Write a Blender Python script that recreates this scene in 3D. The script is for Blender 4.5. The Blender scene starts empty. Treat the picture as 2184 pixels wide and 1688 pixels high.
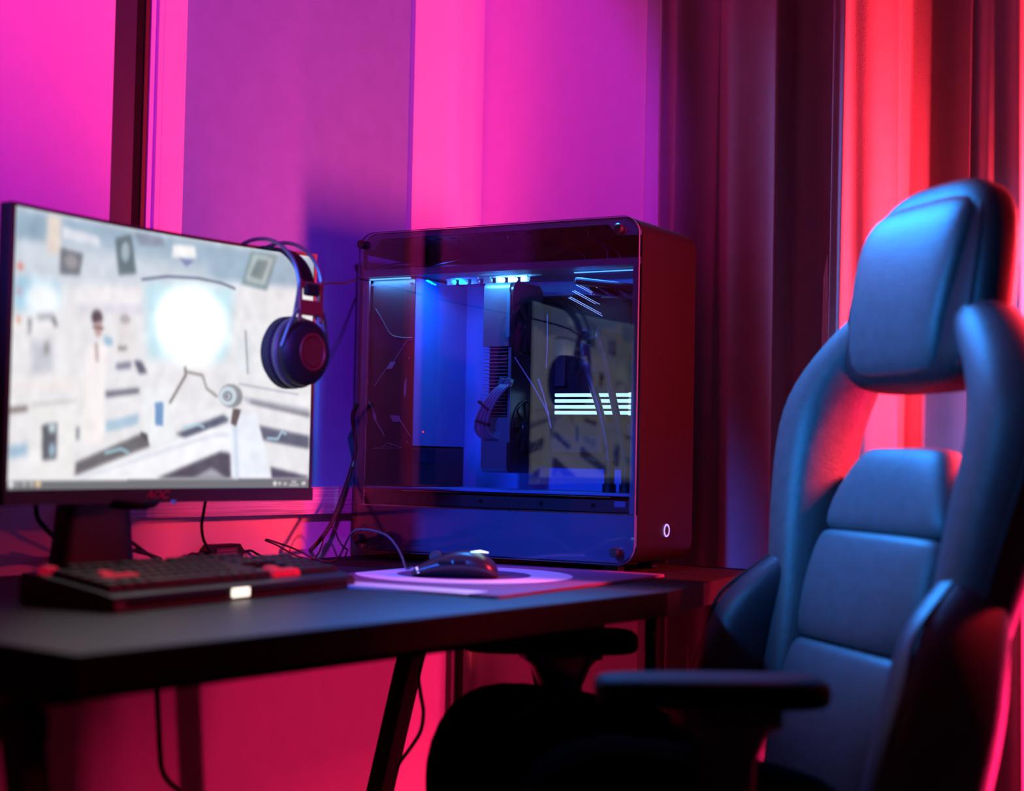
import bpy, bmesh, math, random
import numpy as np
from mathutils import Vector, Matrix
random.seed(4)
C = bpy.context.scene
COL = C.collection
PI = math.pi
R = math.radians

# ---------------------------------------------------------------- camera
F_PX, PITCH, ROLL, CAM_Z = 3300.0, 0.0392, 0.0195, 0.932
cp, sp = math.cos(PITCH), math.sin(PITCH)
fwd = Vector((0, cp, sp)); u0 = Vector((0, -sp, cp)); r0 = Vector((1, 0, 0))
camR = math.cos(ROLL)*r0 + math.sin(ROLL)*u0
camU = -math.sin(ROLL)*r0 + math.cos(ROLL)*u0
CP = Vector((0, 0, CAM_Z))
cd = bpy.data.cameras.new('camera'); cam = bpy.data.objects.new('camera', cd); COL.objects.link(cam)
m = Matrix((camR, camU, -fwd)).transposed().to_4x4(); m.translation = CP
cam.matrix_world = m
cd.sensor_width = 36; cd.lens = 36*F_PX/2184; cd.clip_start = .05
cd.dof.use_dof = True; cd.dof.focus_distance = 2.62; cd.dof.aperture_fstop = 2.2
C.camera = cam

# ---------------------------------------------------------------- world, exposure, lights
C.view_settings.view_transform = 'Standard'; C.view_settings.look = 'None'
C.view_settings.gamma = 1; C.view_settings.exposure = 0; C.view_settings.use_curve_mapping = False
w = bpy.data.worlds.new('world'); C.world = w; w.use_nodes = True
bg = w.node_tree.nodes['Background']; bg.inputs[0].default_value = (.35, .08, .6, 1); bg.inputs[1].default_value = .004

def lamp(name, kind, loc, target, color, energy, size=.3, size_y=None, spot=None, blend=.5, spread=None):
    l = bpy.data.lights.new(name, kind); o = bpy.data.objects.new(name, l); COL.objects.link(o)
    o.location = loc
    d = Vector(target)-Vector(loc)
    o.rotation_euler = d.to_track_quat('-Z', 'Y').to_euler()
    l.color = color; l.energy = energy
    if kind == 'AREA':
        l.shape = 'RECTANGLE' if size_y else 'SQUARE'; l.size = size
        if size_y: l.size_y = size_y
        if spread: l.spread = spread
    else:
        l.shadow_soft_size = size
        if kind == 'SPOT': l.spot_size = spot; l.spot_blend = blend
    return o
# LIGHTS-BEGIN
lamp('red_tube_lamp', 'AREA', (.885, 2.085, 1.215), (-.3, 2.80, 1.215), (1, .034, .065), 37, .04, .20)
lamp('red_rim_fill', 'AREA', (1.12, 1.95, 1.20), (.0, 2.60, 1.15), (1, .018, .04), 24, .04, .20)  # second red source, added for the rim on the headrest
lamp('low_red_fill', 'AREA', (.99, 2.045, .45), (-.3, 2.80, .45), (1, .012, .12), 22, .04, .40)  # added source, brings red light under the desk
lamp('violet_spot_lamp', 'SPOT', (.15, -.4, 2.0), (-.44, 2.60, 1.47), (.60, .018, 1), 205, .05, spot=R(27.5), blend=.12)
lamp('blue_spot_lamp', 'SPOT', (-.02, 2.88, 1.95), (.36, 1.90, .90), (.02, .28, 1), 320, .20, spot=R(45), blend=.3)
lamp('blue_fill_lamp', 'SPOT', (-1.15, 1.35, 1.55), (.48, 2.05, 1.00), (.01, .28, 1), 400, .15, spot=R(22), blend=.6)
lamp('deep_blue_spot_lamp', 'SPOT', (-1.0, .75, 1.7), (-.10, 2.45, .88), (.03, .12, 1), 360, .08, spot=R(19), blend=.6)
# LIGHTS-END

# ---------------------------------------------------------------- materials
MATS = {}
def mat(name, col, rough=.6, metal=0., noise=.06, nscale=30., bump=0., bscale=200., emit=None, estr=0., coat=0., spec=.5, sheen=0.):
    if name in MATS: return MATS[name]
    M = bpy.data.materials.new(name); M.use_nodes = True; nt = M.node_tree; n = nt.nodes; L = nt.links
    b = n['Principled BSDF']
    tc = n.new('ShaderNodeTexCoord'); no = n.new('ShaderNodeTexNoise'); no.inputs['Scale'].default_value = nscale
    no.inputs['Detail'].default_value = 3
    L.new(tc.outputs['Object'], no.inputs['Vector'])
    ra = n.new('ShaderNodeValToRGB'); L.new(no.outputs['Fac'], ra.inputs['Fac'])
    lo = [max(0, c*(1-noise)) for c in col]; hi = [min(1, c*(1+noise)) for c in col]
    ra.color_ramp.elements[0].position = .3; ra.color_ramp.elements[1].position = .7
    ra.color_ramp.elements[0].color = (*lo, 1); ra.color_ramp.elements[1].color = (*hi, 1)
    L.new(ra.outputs['Color'], b.inputs['Base Color'])
    b.inputs['Roughness'].default_value = rough; b.inputs['Metallic'].default_value = metal
    b.inputs['Specular IOR Level'].default_value = spec
    if coat: b.inputs['Coat Weight'].default_value = coat; b.inputs['Coat Roughness'].default_value = .15
    if sheen: b.inputs['Sheen Weight'].default_value = sheen
    if bump:
        n2 = n.new('ShaderNodeTexNoise'); n2.inputs['Scale'].default_value = bscale; L.new(tc.outputs['Object'], n2.inputs['Vector'])
        bp = n.new('ShaderNodeBump'); bp.inputs['Strength'].default_value = bump; bp.inputs['Distance'].default_value = .002
        L.new(n2.outputs['Fac'], bp.inputs['Height']); L.new(bp.outputs['Normal'], b.inputs['Normal'])
    if emit: b.inputs['Emission Color'].default_value = (*emit, 1); b.inputs['Emission Strength'].default_value = estr
    MATS[name] = M; return M

def glass_mat(name, tint, boost=1.0, rough=0.0):
    M = bpy.data.materials.new(name); M.use_nodes = True; nt = M.node_tree; n = nt.nodes; L = nt.links
    n.remove(n['Principled BSDF'])
    tr = n.new('ShaderNodeBsdfTransparent'); tr.inputs['Color'].default_value = (*tint, 1)
    gl = n.new('ShaderNodeBsdfGlossy'); gl.inputs['Roughness'].default_value = rough
    fr = n.new('ShaderNodeFresnel'); fr.inputs['IOR'].default_value = 1.5
    mu = n.new('ShaderNodeMath'); mu.operation = 'MULTIPLY'; mu.inputs[1].default_value = boost; mu.use_clamp = True
    mx = n.new('ShaderNodeMixShader')
    L.new(fr.outputs[0], mu.inputs[0]); L.new(mu.outputs[0], mx.inputs[0]); L.new(tr.outputs[0], mx.inputs[1]); L.new(gl.outputs[0], mx.inputs[2])
    L.new(mx.outputs[0], n['Material Output'].inputs['Surface'])
    MATS[name] = M; return M

def wood_mat(name, c1, c2):
    M = bpy.data.materials.new(name); M.use_nodes = True; nt = M.node_tree; n = nt.nodes; L = nt.links
    b = n['Principled BSDF']; tc = n.new('ShaderNodeTexCoord'); mp = n.new('ShaderNodeMapping')
    mp.inputs['Scale'].default_value = (3, 60, 160); L.new(tc.outputs['Object'], mp.inputs['Vector'])
    no = n.new('ShaderNodeTexNoise'); no.inputs['Scale'].default_value = 2.2; no.inputs['Detail'].default_value = 6; no.inputs['Distortion'].default_value = .6
    L.new(mp.outputs[0], no.inputs['Vector'])
    ra = n.new('ShaderNodeValToRGB'); L.new(no.outputs['Fac'], ra.inputs['Fac'])
    ra.color_ramp.elements[0].position = .35; ra.color_ramp.elements[1].position = .62
    ra.color_ramp.elements[0].color = (*c1, 1); ra.color_ramp.elements[1].color = (*c2, 1)
    L.new(ra.outputs['Color'], b.inputs['Base Color']); b.inputs['Roughness'].default_value = .6
    bp = n.new('ShaderNodeBump'); bp.inputs['Strength'].default_value = .25; bp.inputs['Distance'].default_value = .001
    L.new(no.outputs['Fac'], bp.inputs['Height']); L.new(bp.outputs['Normal'], b.inputs['Normal'])
    MATS[name] = M; return M

wall_m = mat('white_wall_paint', (.80, .79, .80), .85, bump=.15, bscale=260, noise=.02)
lowshade_m = mat('shade_grey_lower_wall', (.36, .35, .38), .8, bump=.1, noise=.03)  # wall under the desk; its shade is put into the grey
blind_m = mat('shade_tinted_blind', (.148, .40, .58), .9, bump=.3, bscale=500, noise=.04)  # low red puts the dim violet shade on this wall into the colour
reveal_m = mat('white_frame_plastic', (.78, .76, .78), .45, noise=.02)
darkframe_m = mat('anthracite_frame', (.018, .034, .055), .45, noise=.1)
sill_m = wood_mat('bleached_wood', (.36, .34, .36), (.66, .63, .64))
floor_m = mat('dark_floor', (.06, .05, .05), .5, noise=.2, nscale=4)
ceil_m = mat('ceiling_paint', (.30, .30, .32), .9, noise=.02)
curtain_m = mat('mauve_curtain_cloth', (.30, .23, .25), .95, bump=.4, bscale=700, noise=.05, sheen=.2)
desk_m = mat('black_desk_laminate', (.019, .019, .022), .45, spec=.24, bump=.12, bscale=420, noise=.2)
edge_m = mat('black_shaded_edge', (.004, .004, .004), .7, spec=.05)  # darker than the top: shade on the edges put into the colour
metal_m = mat('black_powder_coat', (.005, .005, .006), .6, spec=.12, noise=.2, bump=.1, bscale=500)
blackpl_m = mat('black_plastic', (.012, .012, .014), .38, noise=.15, bump=.05, bscale=500)
matt_m = mat('matt_black_plastic', (.010, .010, .012), .7, spec=.15, noise=.15)
cable_m = mat('black_cable_rubber', (.01, .01, .011), .5)
bezel_m = mat('monitor_bezel_plastic', (.02, .018, .02), .35, noise=.1)
keycap_m = mat('black_keycap', (.008, .008, .010), .38, spec=.25)
redkey_m = mat('red_keycap', (.75, .01, .04), .5, emit=(1, .01, .08), estr=.22)
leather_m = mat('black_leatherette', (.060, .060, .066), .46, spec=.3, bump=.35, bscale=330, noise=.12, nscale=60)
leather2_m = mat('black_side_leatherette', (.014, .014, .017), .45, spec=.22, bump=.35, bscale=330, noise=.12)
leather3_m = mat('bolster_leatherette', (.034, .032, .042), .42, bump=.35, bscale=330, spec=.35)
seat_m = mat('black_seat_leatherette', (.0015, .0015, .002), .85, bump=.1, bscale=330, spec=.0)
piping_m = mat('dark_piping', (.02, .02, .025), .35)
alu_m = mat('black_brushed_aluminium', (.009, .006, .006), .36, .4, noise=.2, nscale=90, bump=.08, bscale=600)
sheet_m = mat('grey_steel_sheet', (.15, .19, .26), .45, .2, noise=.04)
inside_m = mat('blue_tinted_case_interior', (.11, .27, .58), .5, noise=.03)  # grey interior; the blue of its lighting is put into the colour
dark_in_m = mat('dark_case_interior', (.02, .02, .025), .5)
gpu_m = mat('gunmetal_shroud', (.12, .19, .23), .36, .6, noise=.08)
gpu_dark_m = mat('gpu_black_shroud', (.012, .013, .018), .28)
fin_m = mat('heatsink_fin', (.45, .5, .55), .3, .9)
chrome_m = mat('bright_steel', (.6, .62, .66), .2, 1)
grey_line_m = mat('grey_print', (.30, .38, .45), .5)
steel_m = mat('grey_steel_band', (.12, .14, .14), .35, .5)
red_pl_m = mat('dark_red_plastic', (.16, .01, .02), .5, bump=.2)
cushion_m = mat('ear_cushion', (.018, .018, .02), .7, bump=.3, spec=.2)
grille_m = mat('speckled_grille', (.012, .008, .012), .5, spec=.2, noise=.6, nscale=900)
pad_m = None
glow_w = mat('white_backlight', (.8, .8, .8), .5, emit=(1, .96, .80), estr=1.7)
glow_b = mat('ice_blue_backlight', (.8, .8, .8), .5, emit=(.42, .82, 1), estr=2.4)
glow_ring = mat('violet_ring_light', (.03, .03, .05), .5, spec=.1, emit=(.45, .35, 1), estr=1.3)
glow_red = mat('red_led', (.8, .1, .1), .5, emit=(1, .05, .03), estr=2.0)
glow_strip = mat('blue_led_strip', (.5, .7, .9), .5, emit=(.10, .50, 1), estr=2.2)
glass_m = glass_mat('smoked_glass', (.74, .76, .86), 1.0)
fan_m = mat('frosted_fan_blade', (.16, .24, .38), .4)
tube_m = mat('soft_tube', (.03, .03, .04), .4)
sleeve_m = mat('sleeved_cable', (.10, .11, .15), .5)

# ---------------------------------------------------------------- helpers
class MB:
    """collects shapes into one bmesh; build() links them as one mesh object"""
    def __init__(s): s.bm = bmesh.new()
    def box(s, c, size, rot=None, bevel=0., seg=2):
        r = bmesh.ops.create_cube(s.bm, size=1); vs = r['verts']
        bmesh.ops.scale(s.bm, vec=size, verts=vs)
        if bevel:
            es = list({e for v in vs for e in v.link_edges})
            rr = bmesh.ops.bevel(s.bm, geom=es, offset=min(bevel, min(size)*.45), segments=seg, affect='EDGES', profile=.5)
            vs = list({v for f in rr['faces'] for v in f.verts} | {v for v in vs if v.is_valid})
        if rot is not None: bmesh.ops.rotate(s.bm, cent=(0, 0, 0), matrix=rot, verts=vs)
        bmesh.ops.translate(s.bm, vec=c, verts=vs); return s
    def cyl(s, a, b, r, r2=None, seg=20):
        a = Vector(a); b = Vector(b); d = b-a
        rr = bmesh.ops.create_cone(s.bm, cap_ends=True, segments=seg, radius1=r, radius2=r if r2 is None else r2, depth=d.length)
        q = d.to_track_quat('Z', 'Y').to_matrix()
        bmesh.ops.rotate(s.bm, cent=(0, 0, 0), matrix=q, verts=rr['verts'])
        bmesh.ops.translate(s.bm, vec=(a+b)/2, verts=rr['verts']); return s
    def bar(s, a, b, wx, wy, up=(0, 0, 1)):
        """a rectangular bar from a to b"""
        a = Vector(a); b = Vector(b); z = (b-a).normalized(); x = Vector(up).cross(z)
        if x.length < 1e-4: x = Vector((1, 0, 0))
        x.normalize(); y = z.cross(x)
        R3 = Matrix((x, y, z)).transposed()
        r = bmesh.ops.create_cube(s.bm, size=1); vs = r['verts']
        bmesh.ops.scale(s.bm, vec=(wx, wy, (b-a).length), verts=vs)
        bmesh.ops.rotate(s.bm, cent=(0, 0, 0), matrix=R3, verts=vs)
        bmesh.ops.translate(s.bm, vec=(a+b)/2, verts=vs); return s
    def rings(s, rings, cap=True, closed=True):
        """loft through equally long vertex rings"""
        vv = [[s.bm.verts.new(p) for p in r] for r in rings]; n = len(vv[0])
        for a, b in zip(vv, vv[1:]):
            for i in range(n if closed else n-1):
                s.bm.faces.new((a[i], a[(i+1) % n], b[(i+1) % n], b[i]))
        if cap and closed:
            s.bm.faces.new(list(reversed(vv[0]))); s.bm.faces.new(vv[-1])
        return s
    def tube(s, pts, r, seg=10, smooth=8, radii=None):
        P = catmull(pts, smooth) if smooth else [Vector(p) for p in pts]
        n = len(P); rings = []
        t = (P[1]-P[0]).normalized(); nx = t.orthogonal().normalized()
        for i, p in enumerate(P):
            t = (P[min(i+1, n-1)]-P[max(i-1, 0)]).normalized()
            nx = (nx-t*nx.dot(t)).normalized(); ny = t.cross(nx)
            rr = r if radii is None else radii[0]+(radii[1]-radii[0])*i/(n-1)
            rings.append([p+nx*(rr*math.cos(2*PI*k/seg))+ny*(rr*math.sin(2*PI*k/seg)) for k in range(seg)])
        return s.rings(rings)
    def prism(s, poly, axis, d0, d1):
        """extrude a 2D polygon (a, b) along the third axis: axis 'y' takes (x, z); 'z' takes (x, y); 'x' takes (y, z)"""
        f = {'y': lambda p, d: (p[0], d, p[1]), 'z': lambda p, d: (p[0], p[1], d), 'x': lambda p, d: (d, p[0], p[1])}[axis]
        A = [s.bm.verts.new(f(p, d0)) for p in poly]; B = [s.bm.verts.new(f(p, d1)) for p in poly]; n = len(poly)
        s.bm.faces.new(A); s.bm.faces.new(list(reversed(B)))
        for i in range(n): s.bm.faces.new((A[i], B[i], B[(i+1) % n], A[(i+1) % n]))
        return s
    def lathe(s, prof, seg=32, M=None):
        """profile of (radius, height) turned about local z"""
        rings = [[Vector((r*math.cos(2*PI*k/seg), r*math.sin(2*PI*k/seg), h)) for k in range(seg)] for r, h in prof]
        if M: rings = [[M @ p for p in r] for r in rings]
        return s.rings(rings)
    def xform(s, M): bmesh.ops.transform(s.bm, matrix=M, verts=s.bm.verts[:]); return s
    def build(s, name, mt, parent=None, smooth=False, label=None, angle=35):
        bmesh.ops.recalc_face_normals(s.bm, faces=s.bm.faces[:])
        me = bpy.data.meshes.new(name); s.bm.to_mesh(me); s.bm.free()
        me.materials.append(mt)
        if smooth:
            me.shade_smooth()
            if angle < 170: me.set_sharp_from_angle(angle=R(angle))
        o = bpy.data.objects.new(name, me); COL.objects.link(o)
        if parent: o.parent = parent
        if label: o['label'] = label
        return o
def catmull(pts, n):
    P = [Vector(p) for p in pts]
    if len(P) < 3: return P
    P = [P[0]*2-P[1]]+P+[P[-1]*2-P[-2]]; out = []
    for i in range(1, len(P)-2):
        a, b, c, d = P[i-1:i+3]
        for k in range(n):
            t = k/n
            out.append(.5*((2*b)+(c-a)*t+(2*a-5*b+4*c-d)*t*t+(3*b-a-3*c+d)*t**3))
    out.append(P[-2]); return out
def smooth_list(pts, n):
    return [tuple(v) for v in catmull([tuple(p) for p in pts], n)]
def empty(name, loc, rz=0, label=None, cat=None, group=None, kind=None):
    o = bpy.data.objects.new(name, None); COL.objects.link(o); o.location = loc; o.rotation_euler = (0, 0, rz)
    return tag(o, label, cat, group, kind)
def tag(o, label=None, cat=None, group=None, kind=None):
    if label: o['label'] = label
    if cat: o['category'] = cat
    if group: o['group'] = group
    if kind: o['kind'] = kind
    return o
def struct(o): o['kind'] = 'structure'; return o
def sub(o, lv=1):
    md = o.modifiers.new('sub', 'SUBSURF'); md.levels = lv; md.render_levels = lv; return o
def sring(cx, cy, hx, hy, n=24, e=3.):
    """superellipse ring in a plane, as (a, b) pairs"""
    out = []
    for k in range(n):
        t = 2*PI*k/n; c, s_ = math.cos(t), math.sin(t)
        out.append((cx+hx*math.copysign(abs(c)**(2/e), c), cy+hy*math.copysign(abs(s_)**(2/e), s_)))
    return out
def ray(px, py): return fwd+camR*((px-1092)/F_PX)-camU*((py-844)/F_PX)
def on_plane(px, py, p0, n):
    """where the line of sight of a photo pixel meets a surface of the room"""
    d = ray(px, py); p0 = Vector(p0); n = Vector(n); return CP+d*((p0-CP).dot(n)/d.dot(n))
def at_z(px, py, z): return on_plane(px, py, (0, 0, z), (0, 0, 1))
def at_y(px, py, y): return on_plane(px, py, (0, y, 0), (0, 1, 0))

# ---------------------------------------------------------------- room directions
LD = Vector((.613, .790, 0)).normalized()      # along the left wall and the desk front, away from the camera
LN = Vector((.790, -.613, 0)).normalized()     # out of the left wall, into the room
BN = -LD                                       # out of the back wall, into the room
W0 = Vector((-.414, 2.612, 0))                 # a point of the left wall
CORNER = W0+LD*.563
def lw(s, o=0., z=0.): return W0+LD*s+LN*o+Vector((0, 0, z))       # left wall coordinates
def bw(s, o=0., z=0.): return CORNER+LN*s+BN*o+Vector((0, 0, z))    # back wall coordinates
def lw_px(px, o=0., py=500): 
    p = on_plane(px, py, lw(0, o), LN); return (p-W0).dot(LD)
def bw_px(px, o=0., py=300):
    p = on_plane(px, py, bw(0, o), BN); return (p-CORNER).dot(LN)
CEIL = 2.7
def slab(name, a, b, thick, z0, z1, n, mt, parent=None):
    """a flat vertical slab from plan point a to b, its face on the line a-b and its back thick behind along -n"""
    mb = MB(); q = [a, b, b-n*thick, a-n*thick]
    mb.prism([(p.x, p.y) for p in q], 'z', z0, z1); return mb.build(name, mt, parent)
# ---------------------------------------------------------------- the setting
room_pts = [lw(-3.6), lw(.563), bw(3.2), None]
floor = MB(); floor.box((0, 1.2, -.05), (7.4, 8.4, .1)); struct(floor.build('floor', floor_m))
ceil = MB(); ceil.box((0, 1.2, CEIL+.05), (7.4, 8.4, .1)); struct(ceil.build('ceiling', ceil_m))
sA = lw_px(232); sB = lw_px(316); sC = lw_px(387); sD = lw_px(877); sE = .563
# wall: solid up to the window, then around it
struct(slab('wall_left', lw(-3.6), lw(-.68), .2, 0, CEIL, LN, wall_m)); o = struct(slab('wall_left_pier', lw(-.68), lw(sA), .2, .70, CEIL, LN, wall_m)); o.name = 'wall_left_window_side'
o = struct(slab('wall_left_under_window', lw(sA), lw(sC), .2, .70, .826, LN, wall_m)); o.name = 'trim_1'
struct(slab('wall_corner', lw(sD), lw(sE), .2, 0, CEIL, LN, wall_m)); bpy.data.objects['wall_corner'].name = 'wall_left_end'
struct(slab('wall_back', bw(0), bw(3.2), .2, 0, CEIL, BN, wall_m))
struct(slab('wall_right', Vector((2.75, -2.4, 0)), bw(3.2)+Vector((.3, 0, 0)), -.1, 0, CEIL, Vector((-1, 0, 0)), ceil_m))
struct(slab('wall_front', Vector((-2.9, -2.4, 0)), Vector((2.75, -2.4, 0)), .1, 0, CEIL, Vector((0, 1, 0)), ceil_m))
o = struct(slab('wall_under_sill', lw(sC), lw(sD), .2, .70, .826, LN, wall_m)); o.name = 'trim_2'
o = struct(slab('shaded_lower_wall', lw(-.68), lw(lw_px(843, 0, 1500)), .2, 0, .70, LN, lowshade_m)); o.name = 'trim_6'
o = struct(slab('lower_end', lw(lw_px(843, 0, 1500)), lw(sD), .2, 0, .70, LN, wall_m)); o.name = 'trim_7'
# window_1: dark frame post, white casing with a fine joint, blind, sill
def jamb(s0_, s1_, o): 
    f = MB(); f.prism([(p.x, p.y) for p in (lw(s0_, o), lw(s1_, o), lw(s1_, -.2), lw(s0_, -.2))], 'z', .826, CEIL); return f
sM = sA+.40*(sB-sA)
win = jamb(sA, sM, -.003).build('window_1', darkframe_m); struct(win)
jamb(sM, sM+.35*(sB-sM), -.006).build('frame_step', darkframe_m, win)
jamb(sM+.35*(sB-sM), sM+.80*(sB-sM), -.012).build('frame_groove', metal_m, win)
jamb(sM+.80*(sB-sM), sB, -.009).build('frame_seal', mat('dark_red_seal', (.05, .012, .015), .5), win)
jamb(sB, sB+.16*(sC-sB), -.006).build('casing_bead', reveal_m, win)
jamb(sB+.16*(sC-sB), sB+.30*(sC-sB), 0).build('casing_bead', reveal_m, win)
jamb(sB+.315*(sC-sB), sC, 0).build('casing', reveal_m, win)
jamb(sB+.28*(sC-sB), sB+.33*(sC-sB), -.003).build('casing_joint', reveal_m, win)
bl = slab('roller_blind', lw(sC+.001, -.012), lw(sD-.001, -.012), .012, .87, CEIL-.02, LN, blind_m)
tag(bl, 'roller blind with shade put into its lilac colour, over the window behind the monitor', 'blind')
s0, s1 = lw_px(190, .03, 1100), .345
sl = MB(); a, b_ = lw(s0, .03), lw(s1, .03)
sl.prism([(p.x, p.y) for p in (lw(s0, .03), lw(s1, .03), lw(s1, -.012), lw(s0, -.012))], 'z', .826, .872)
sl = sl.build('window_sill', sill_m); sl.data.transform(Matrix.Rotation(-math.atan2(LD.y, LD.x), 4, 'Z')); sl.rotation_euler.z = math.atan2(LD.y, LD.x)
sl.name = 'trim_3'; struct(sl)

# ---------------------------------------------------------------- curtains: one sheet per fold group, hung before the back wall
def curtain(name, ctrl, label):
    """ctrl: list of (photo column, distance in front of the wall); the profile is carried up to the rail"""
    plan = [bw(bw_px(px, o), o) for px, o in ctrl]
    P = catmull(plan, 7); T = .004; mb = MB()
    rows = 14; rings = []
    nr = []
    for i, p in enumerate(P):
        t = (P[min(i+1, len(P)-1)]-P[max(i-1, 0)]).normalized(); nr.append(Vector((t.y, -t.x, 0)))
    for j in range(rows+1):
        z = .015+(CEIL-.09-.015)*j/rows; k = 1-z/CEIL
        A = []; B = []
        for i, p in enumerate(P):
            sway = LN*(.030*(k-.45)*math.sin(i*.16+1.))+BN*(.012*k*math.sin(i*.5))
            q = p+sway+Vector((0, 0, z)); A.append(q); B.append(q-nr[i]*T)
        rings.append(A+list(reversed(B)))
    mb.rings(rings)
    o = mb.build(name, curtain_m, smooth=True, angle=70)
    return tag(o, label, 'curtain', 'curtains along the back wall')
curtain('curtain', [(1409, .004), (1414, .020), (1440, .018), (1480, .010), (1528, .008), (1536, .020), (1580, .030), (1640, .052), (1668, .046), (1695, .018), (1740, .008), (1800, .004)],
        'dark curtain length hanging beside the glass sided computer case')
curtain('curtain', [(1830, .010), (1790, .045), (1777, .080), (1784, .098), (1800, .108), (1818, .106), (1870, .090), (1912, .074), (1930, .045), (1945, .018), (2020, .010), (2090, .006)],
        'curtain length with a bright red lit fold behind the chair headrest')
curtain('curtain', [(2120, .010), (2080, .025), (2069, .042), (2080, .052), (2110, .060), (2150, .074), (2180, .084), (2198, .082), (2240, .050), (2290, .025), (2310, .012), (2360, .008), (2400, .015), (2430, .04), (2480, .05), (2520, .02), (2560, .006)],
        'rightmost curtain length, grey fold at the edge of the photo behind the chair')
rail = MB(); rail.bar(bw(bw_px(1400), .055, CEIL-.07), bw(bw_px(2580), .055, CEIL-.07), .03, .02); struct(rail.build('curtain_rail', reveal_m)); bpy.data.objects['curtain_rail'].name = 'trim_4'
# the narrow wall end beside the curtain
pil = MB(); sF = bw_px(1384); sG = bw_px(1408)
pil.prism([(p.x, p.y) for p in (bw(sF, .012), bw(sG+.02, -.004), bw(sG+.02, -.1), bw(sF, -.1))], 'z', 0, CEIL)
struct(pil.build('trim_5', wall_m))

# ---------------------------------------------------------------- desk
DK = Vector((-.377, 1.366, 0)); TOP = .75; TH = .034; DL, DD = .968, .765
desk = empty('desk', DK, math.atan2(LD.y, LD.x), 'black laminate desk with splayed metal legs carrying monitor, keyboard and computer', 'desk')
# desk local: x along the front edge, y from the front edge to the wall
mb = MB(); mb.box((DL/2, DD/2, TOP-TH/2), (DL-.003, DD-.003, TH)); mb.build('tabletop', desk_m, desk)
mb = MB(); mb.box((DL/2, .0, TOP-TH/2-.0005), (DL+.001, .003, TH-.001)); mb.build('edge_band', edge_m, desk)
mb = MB(); mb.box((.0, DD/2, TOP-TH/2-.0005), (.003, DD, TH-.001)); mb.build('edge_band', edge_m, desk)
mb = MB(); mb.box((DL, DD/2, TOP-TH/2-.0005), (.003, DD, TH-.001)); mb.build('edge_band', edge_m, desk)
mb = MB(); 
for x in (.05, DL-.05): mb.box((x, DD/2, TOP-TH-.012), (.04, DD-.16, .024))
mb.box((DL/2, .10, TOP-TH-.012), (DL-.14, .03, .024)); mb.box((DL/2, DD-.10, TOP-TH-.012), (DL-.14, .03, .024))
mb.build('underframe', metal_m, desk)
for q, c0, c1 in ((.045, .15, -.02), (.045, .60, .74), (.935, .195, .0), (.935, .415, .60)):
    mb = MB(); mb.bar((q, c0, TOP-TH-.024), (q, c1, .006), .03, .03, up=(1, 0, 0)); l = mb.build('leg', metal_m, desk)
    mb = MB(); mb.cyl((q, c1, 0), (q, c1, .012), .022); mb.build('foot_pad', blackpl_m, l)
for q, c0, c1 in ((.045, .15, .60), (.935, .195, .415)):
    mb = MB(); mb.bar((q, c0-.03, TOP-TH-.05), (q, c1+.03, TOP-TH-.05), .03, .03, up=(1, 0, 0)); mb.build('crossbar', metal_m, desk)

# side table: fills the corner past the desk end and carries the computer case
ta = DK+LD*(DL+.004); tcend = at_z(1640, 1212, .75); tcend.z = 0
cdir = (tcend-ta).normalized()
k_ = ((bw(0, .062)-ta).dot(BN))/cdir.dot(BN); tbp = ta+cdir*k_
tcp = bw(.012, .062); tdp = DK+LD*(DL+.004)+(-LN)*(DD)
tb = empty('corner_table', (ta.x, ta.y, 0), 0, 'dark corner table past the right end of the desk, under the computer case', 'table')
loc_ = lambda p: (p.x-ta.x, p.y-ta.y)
mb = MB(); mb.prism([loc_(p) for p in (ta, tbp, tcp, tdp)], 'z', TOP-.034, TOP-.0003); mb.build('worktop', mat('dark_table_laminate', (.012, .009, .009), .6, noise=.1, spec=.12), tb)
cen = (ta+tbp+tcp+tdp)/4
for p, k in ((ta, .10), (tbp, .06), (tcp, .04)):
    q = p+(cen-p)*k; x, y = loc_(q)
    mb = MB(); mb.cyl((x, y, 0), (x, y, TOP-.034), .0085, seg=14); mb.build('leg', metal_m, tb, smooth=True)
# ---------------------------------------------------------------- computer case
PB = Vector((.1943, 2.4155, CAM_Z-.167)); PYAW = .525
pex = Vector((math.cos(PYAW), -math.sin(PYAW), 0)); pey = Vector((math.sin(PYAW), math.cos(PYAW), 0))
pc = empty('computer_case', (PB.x, PB.y, TOP), -PYAW, 'large dark computer case with glass side panel and blue lit interior', 'computer')
ZO = PB.z-TOP                                   # feet height
CL, CH, CW = .5385, .55, .2245
def pz(z): return z+ZO
def rr_poly(x0, x1, z0, z1, r, n=8):
    out = []
    for cx, cz, a0 in ((x1-r, z1-r, 0), (x0+r, z1-r, 90), (x0+r, z0+r, 180), (x1-r, z0+r, 270)):
        for k in range(n+1):
            a = R(a0+90*k/n); out.append((cx+r*math.cos(a), cz+r*math.sin(a)))
    return out
def ring_prism(outer, inner, y0, y1):
    mb = MB(); bm = mb.bm; n = len(outer)
    V = [[bm.verts.new((p[0], y, p[1])) for p in poly] for poly in (outer, inner) for y in (y0, y1)]
    o0, o1, i0, i1 = V
    for i in range(n):
        j = (i+1) % n
        bm.faces.new((o0[i], o0[j], o1[j], o1[i])); bm.faces.new((i0[i], i1[i], i1[j], i0[j]))
        bm.faces.new((o0[i], i0[i], i0[j], o0[j])); bm.faces.new((o1[i], o1[j], i1[j], i1[i]))
    return mb
# outer band: front face, top, bottom; the rear is a plate of its own with an opening
outer = rr_poly(-CL, 0, pz(0), pz(CH), .030); inner = rr_poly(-CL+.004, -.004, pz(.004), pz(CH-.004), .026)
n = len(outer); 
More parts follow.
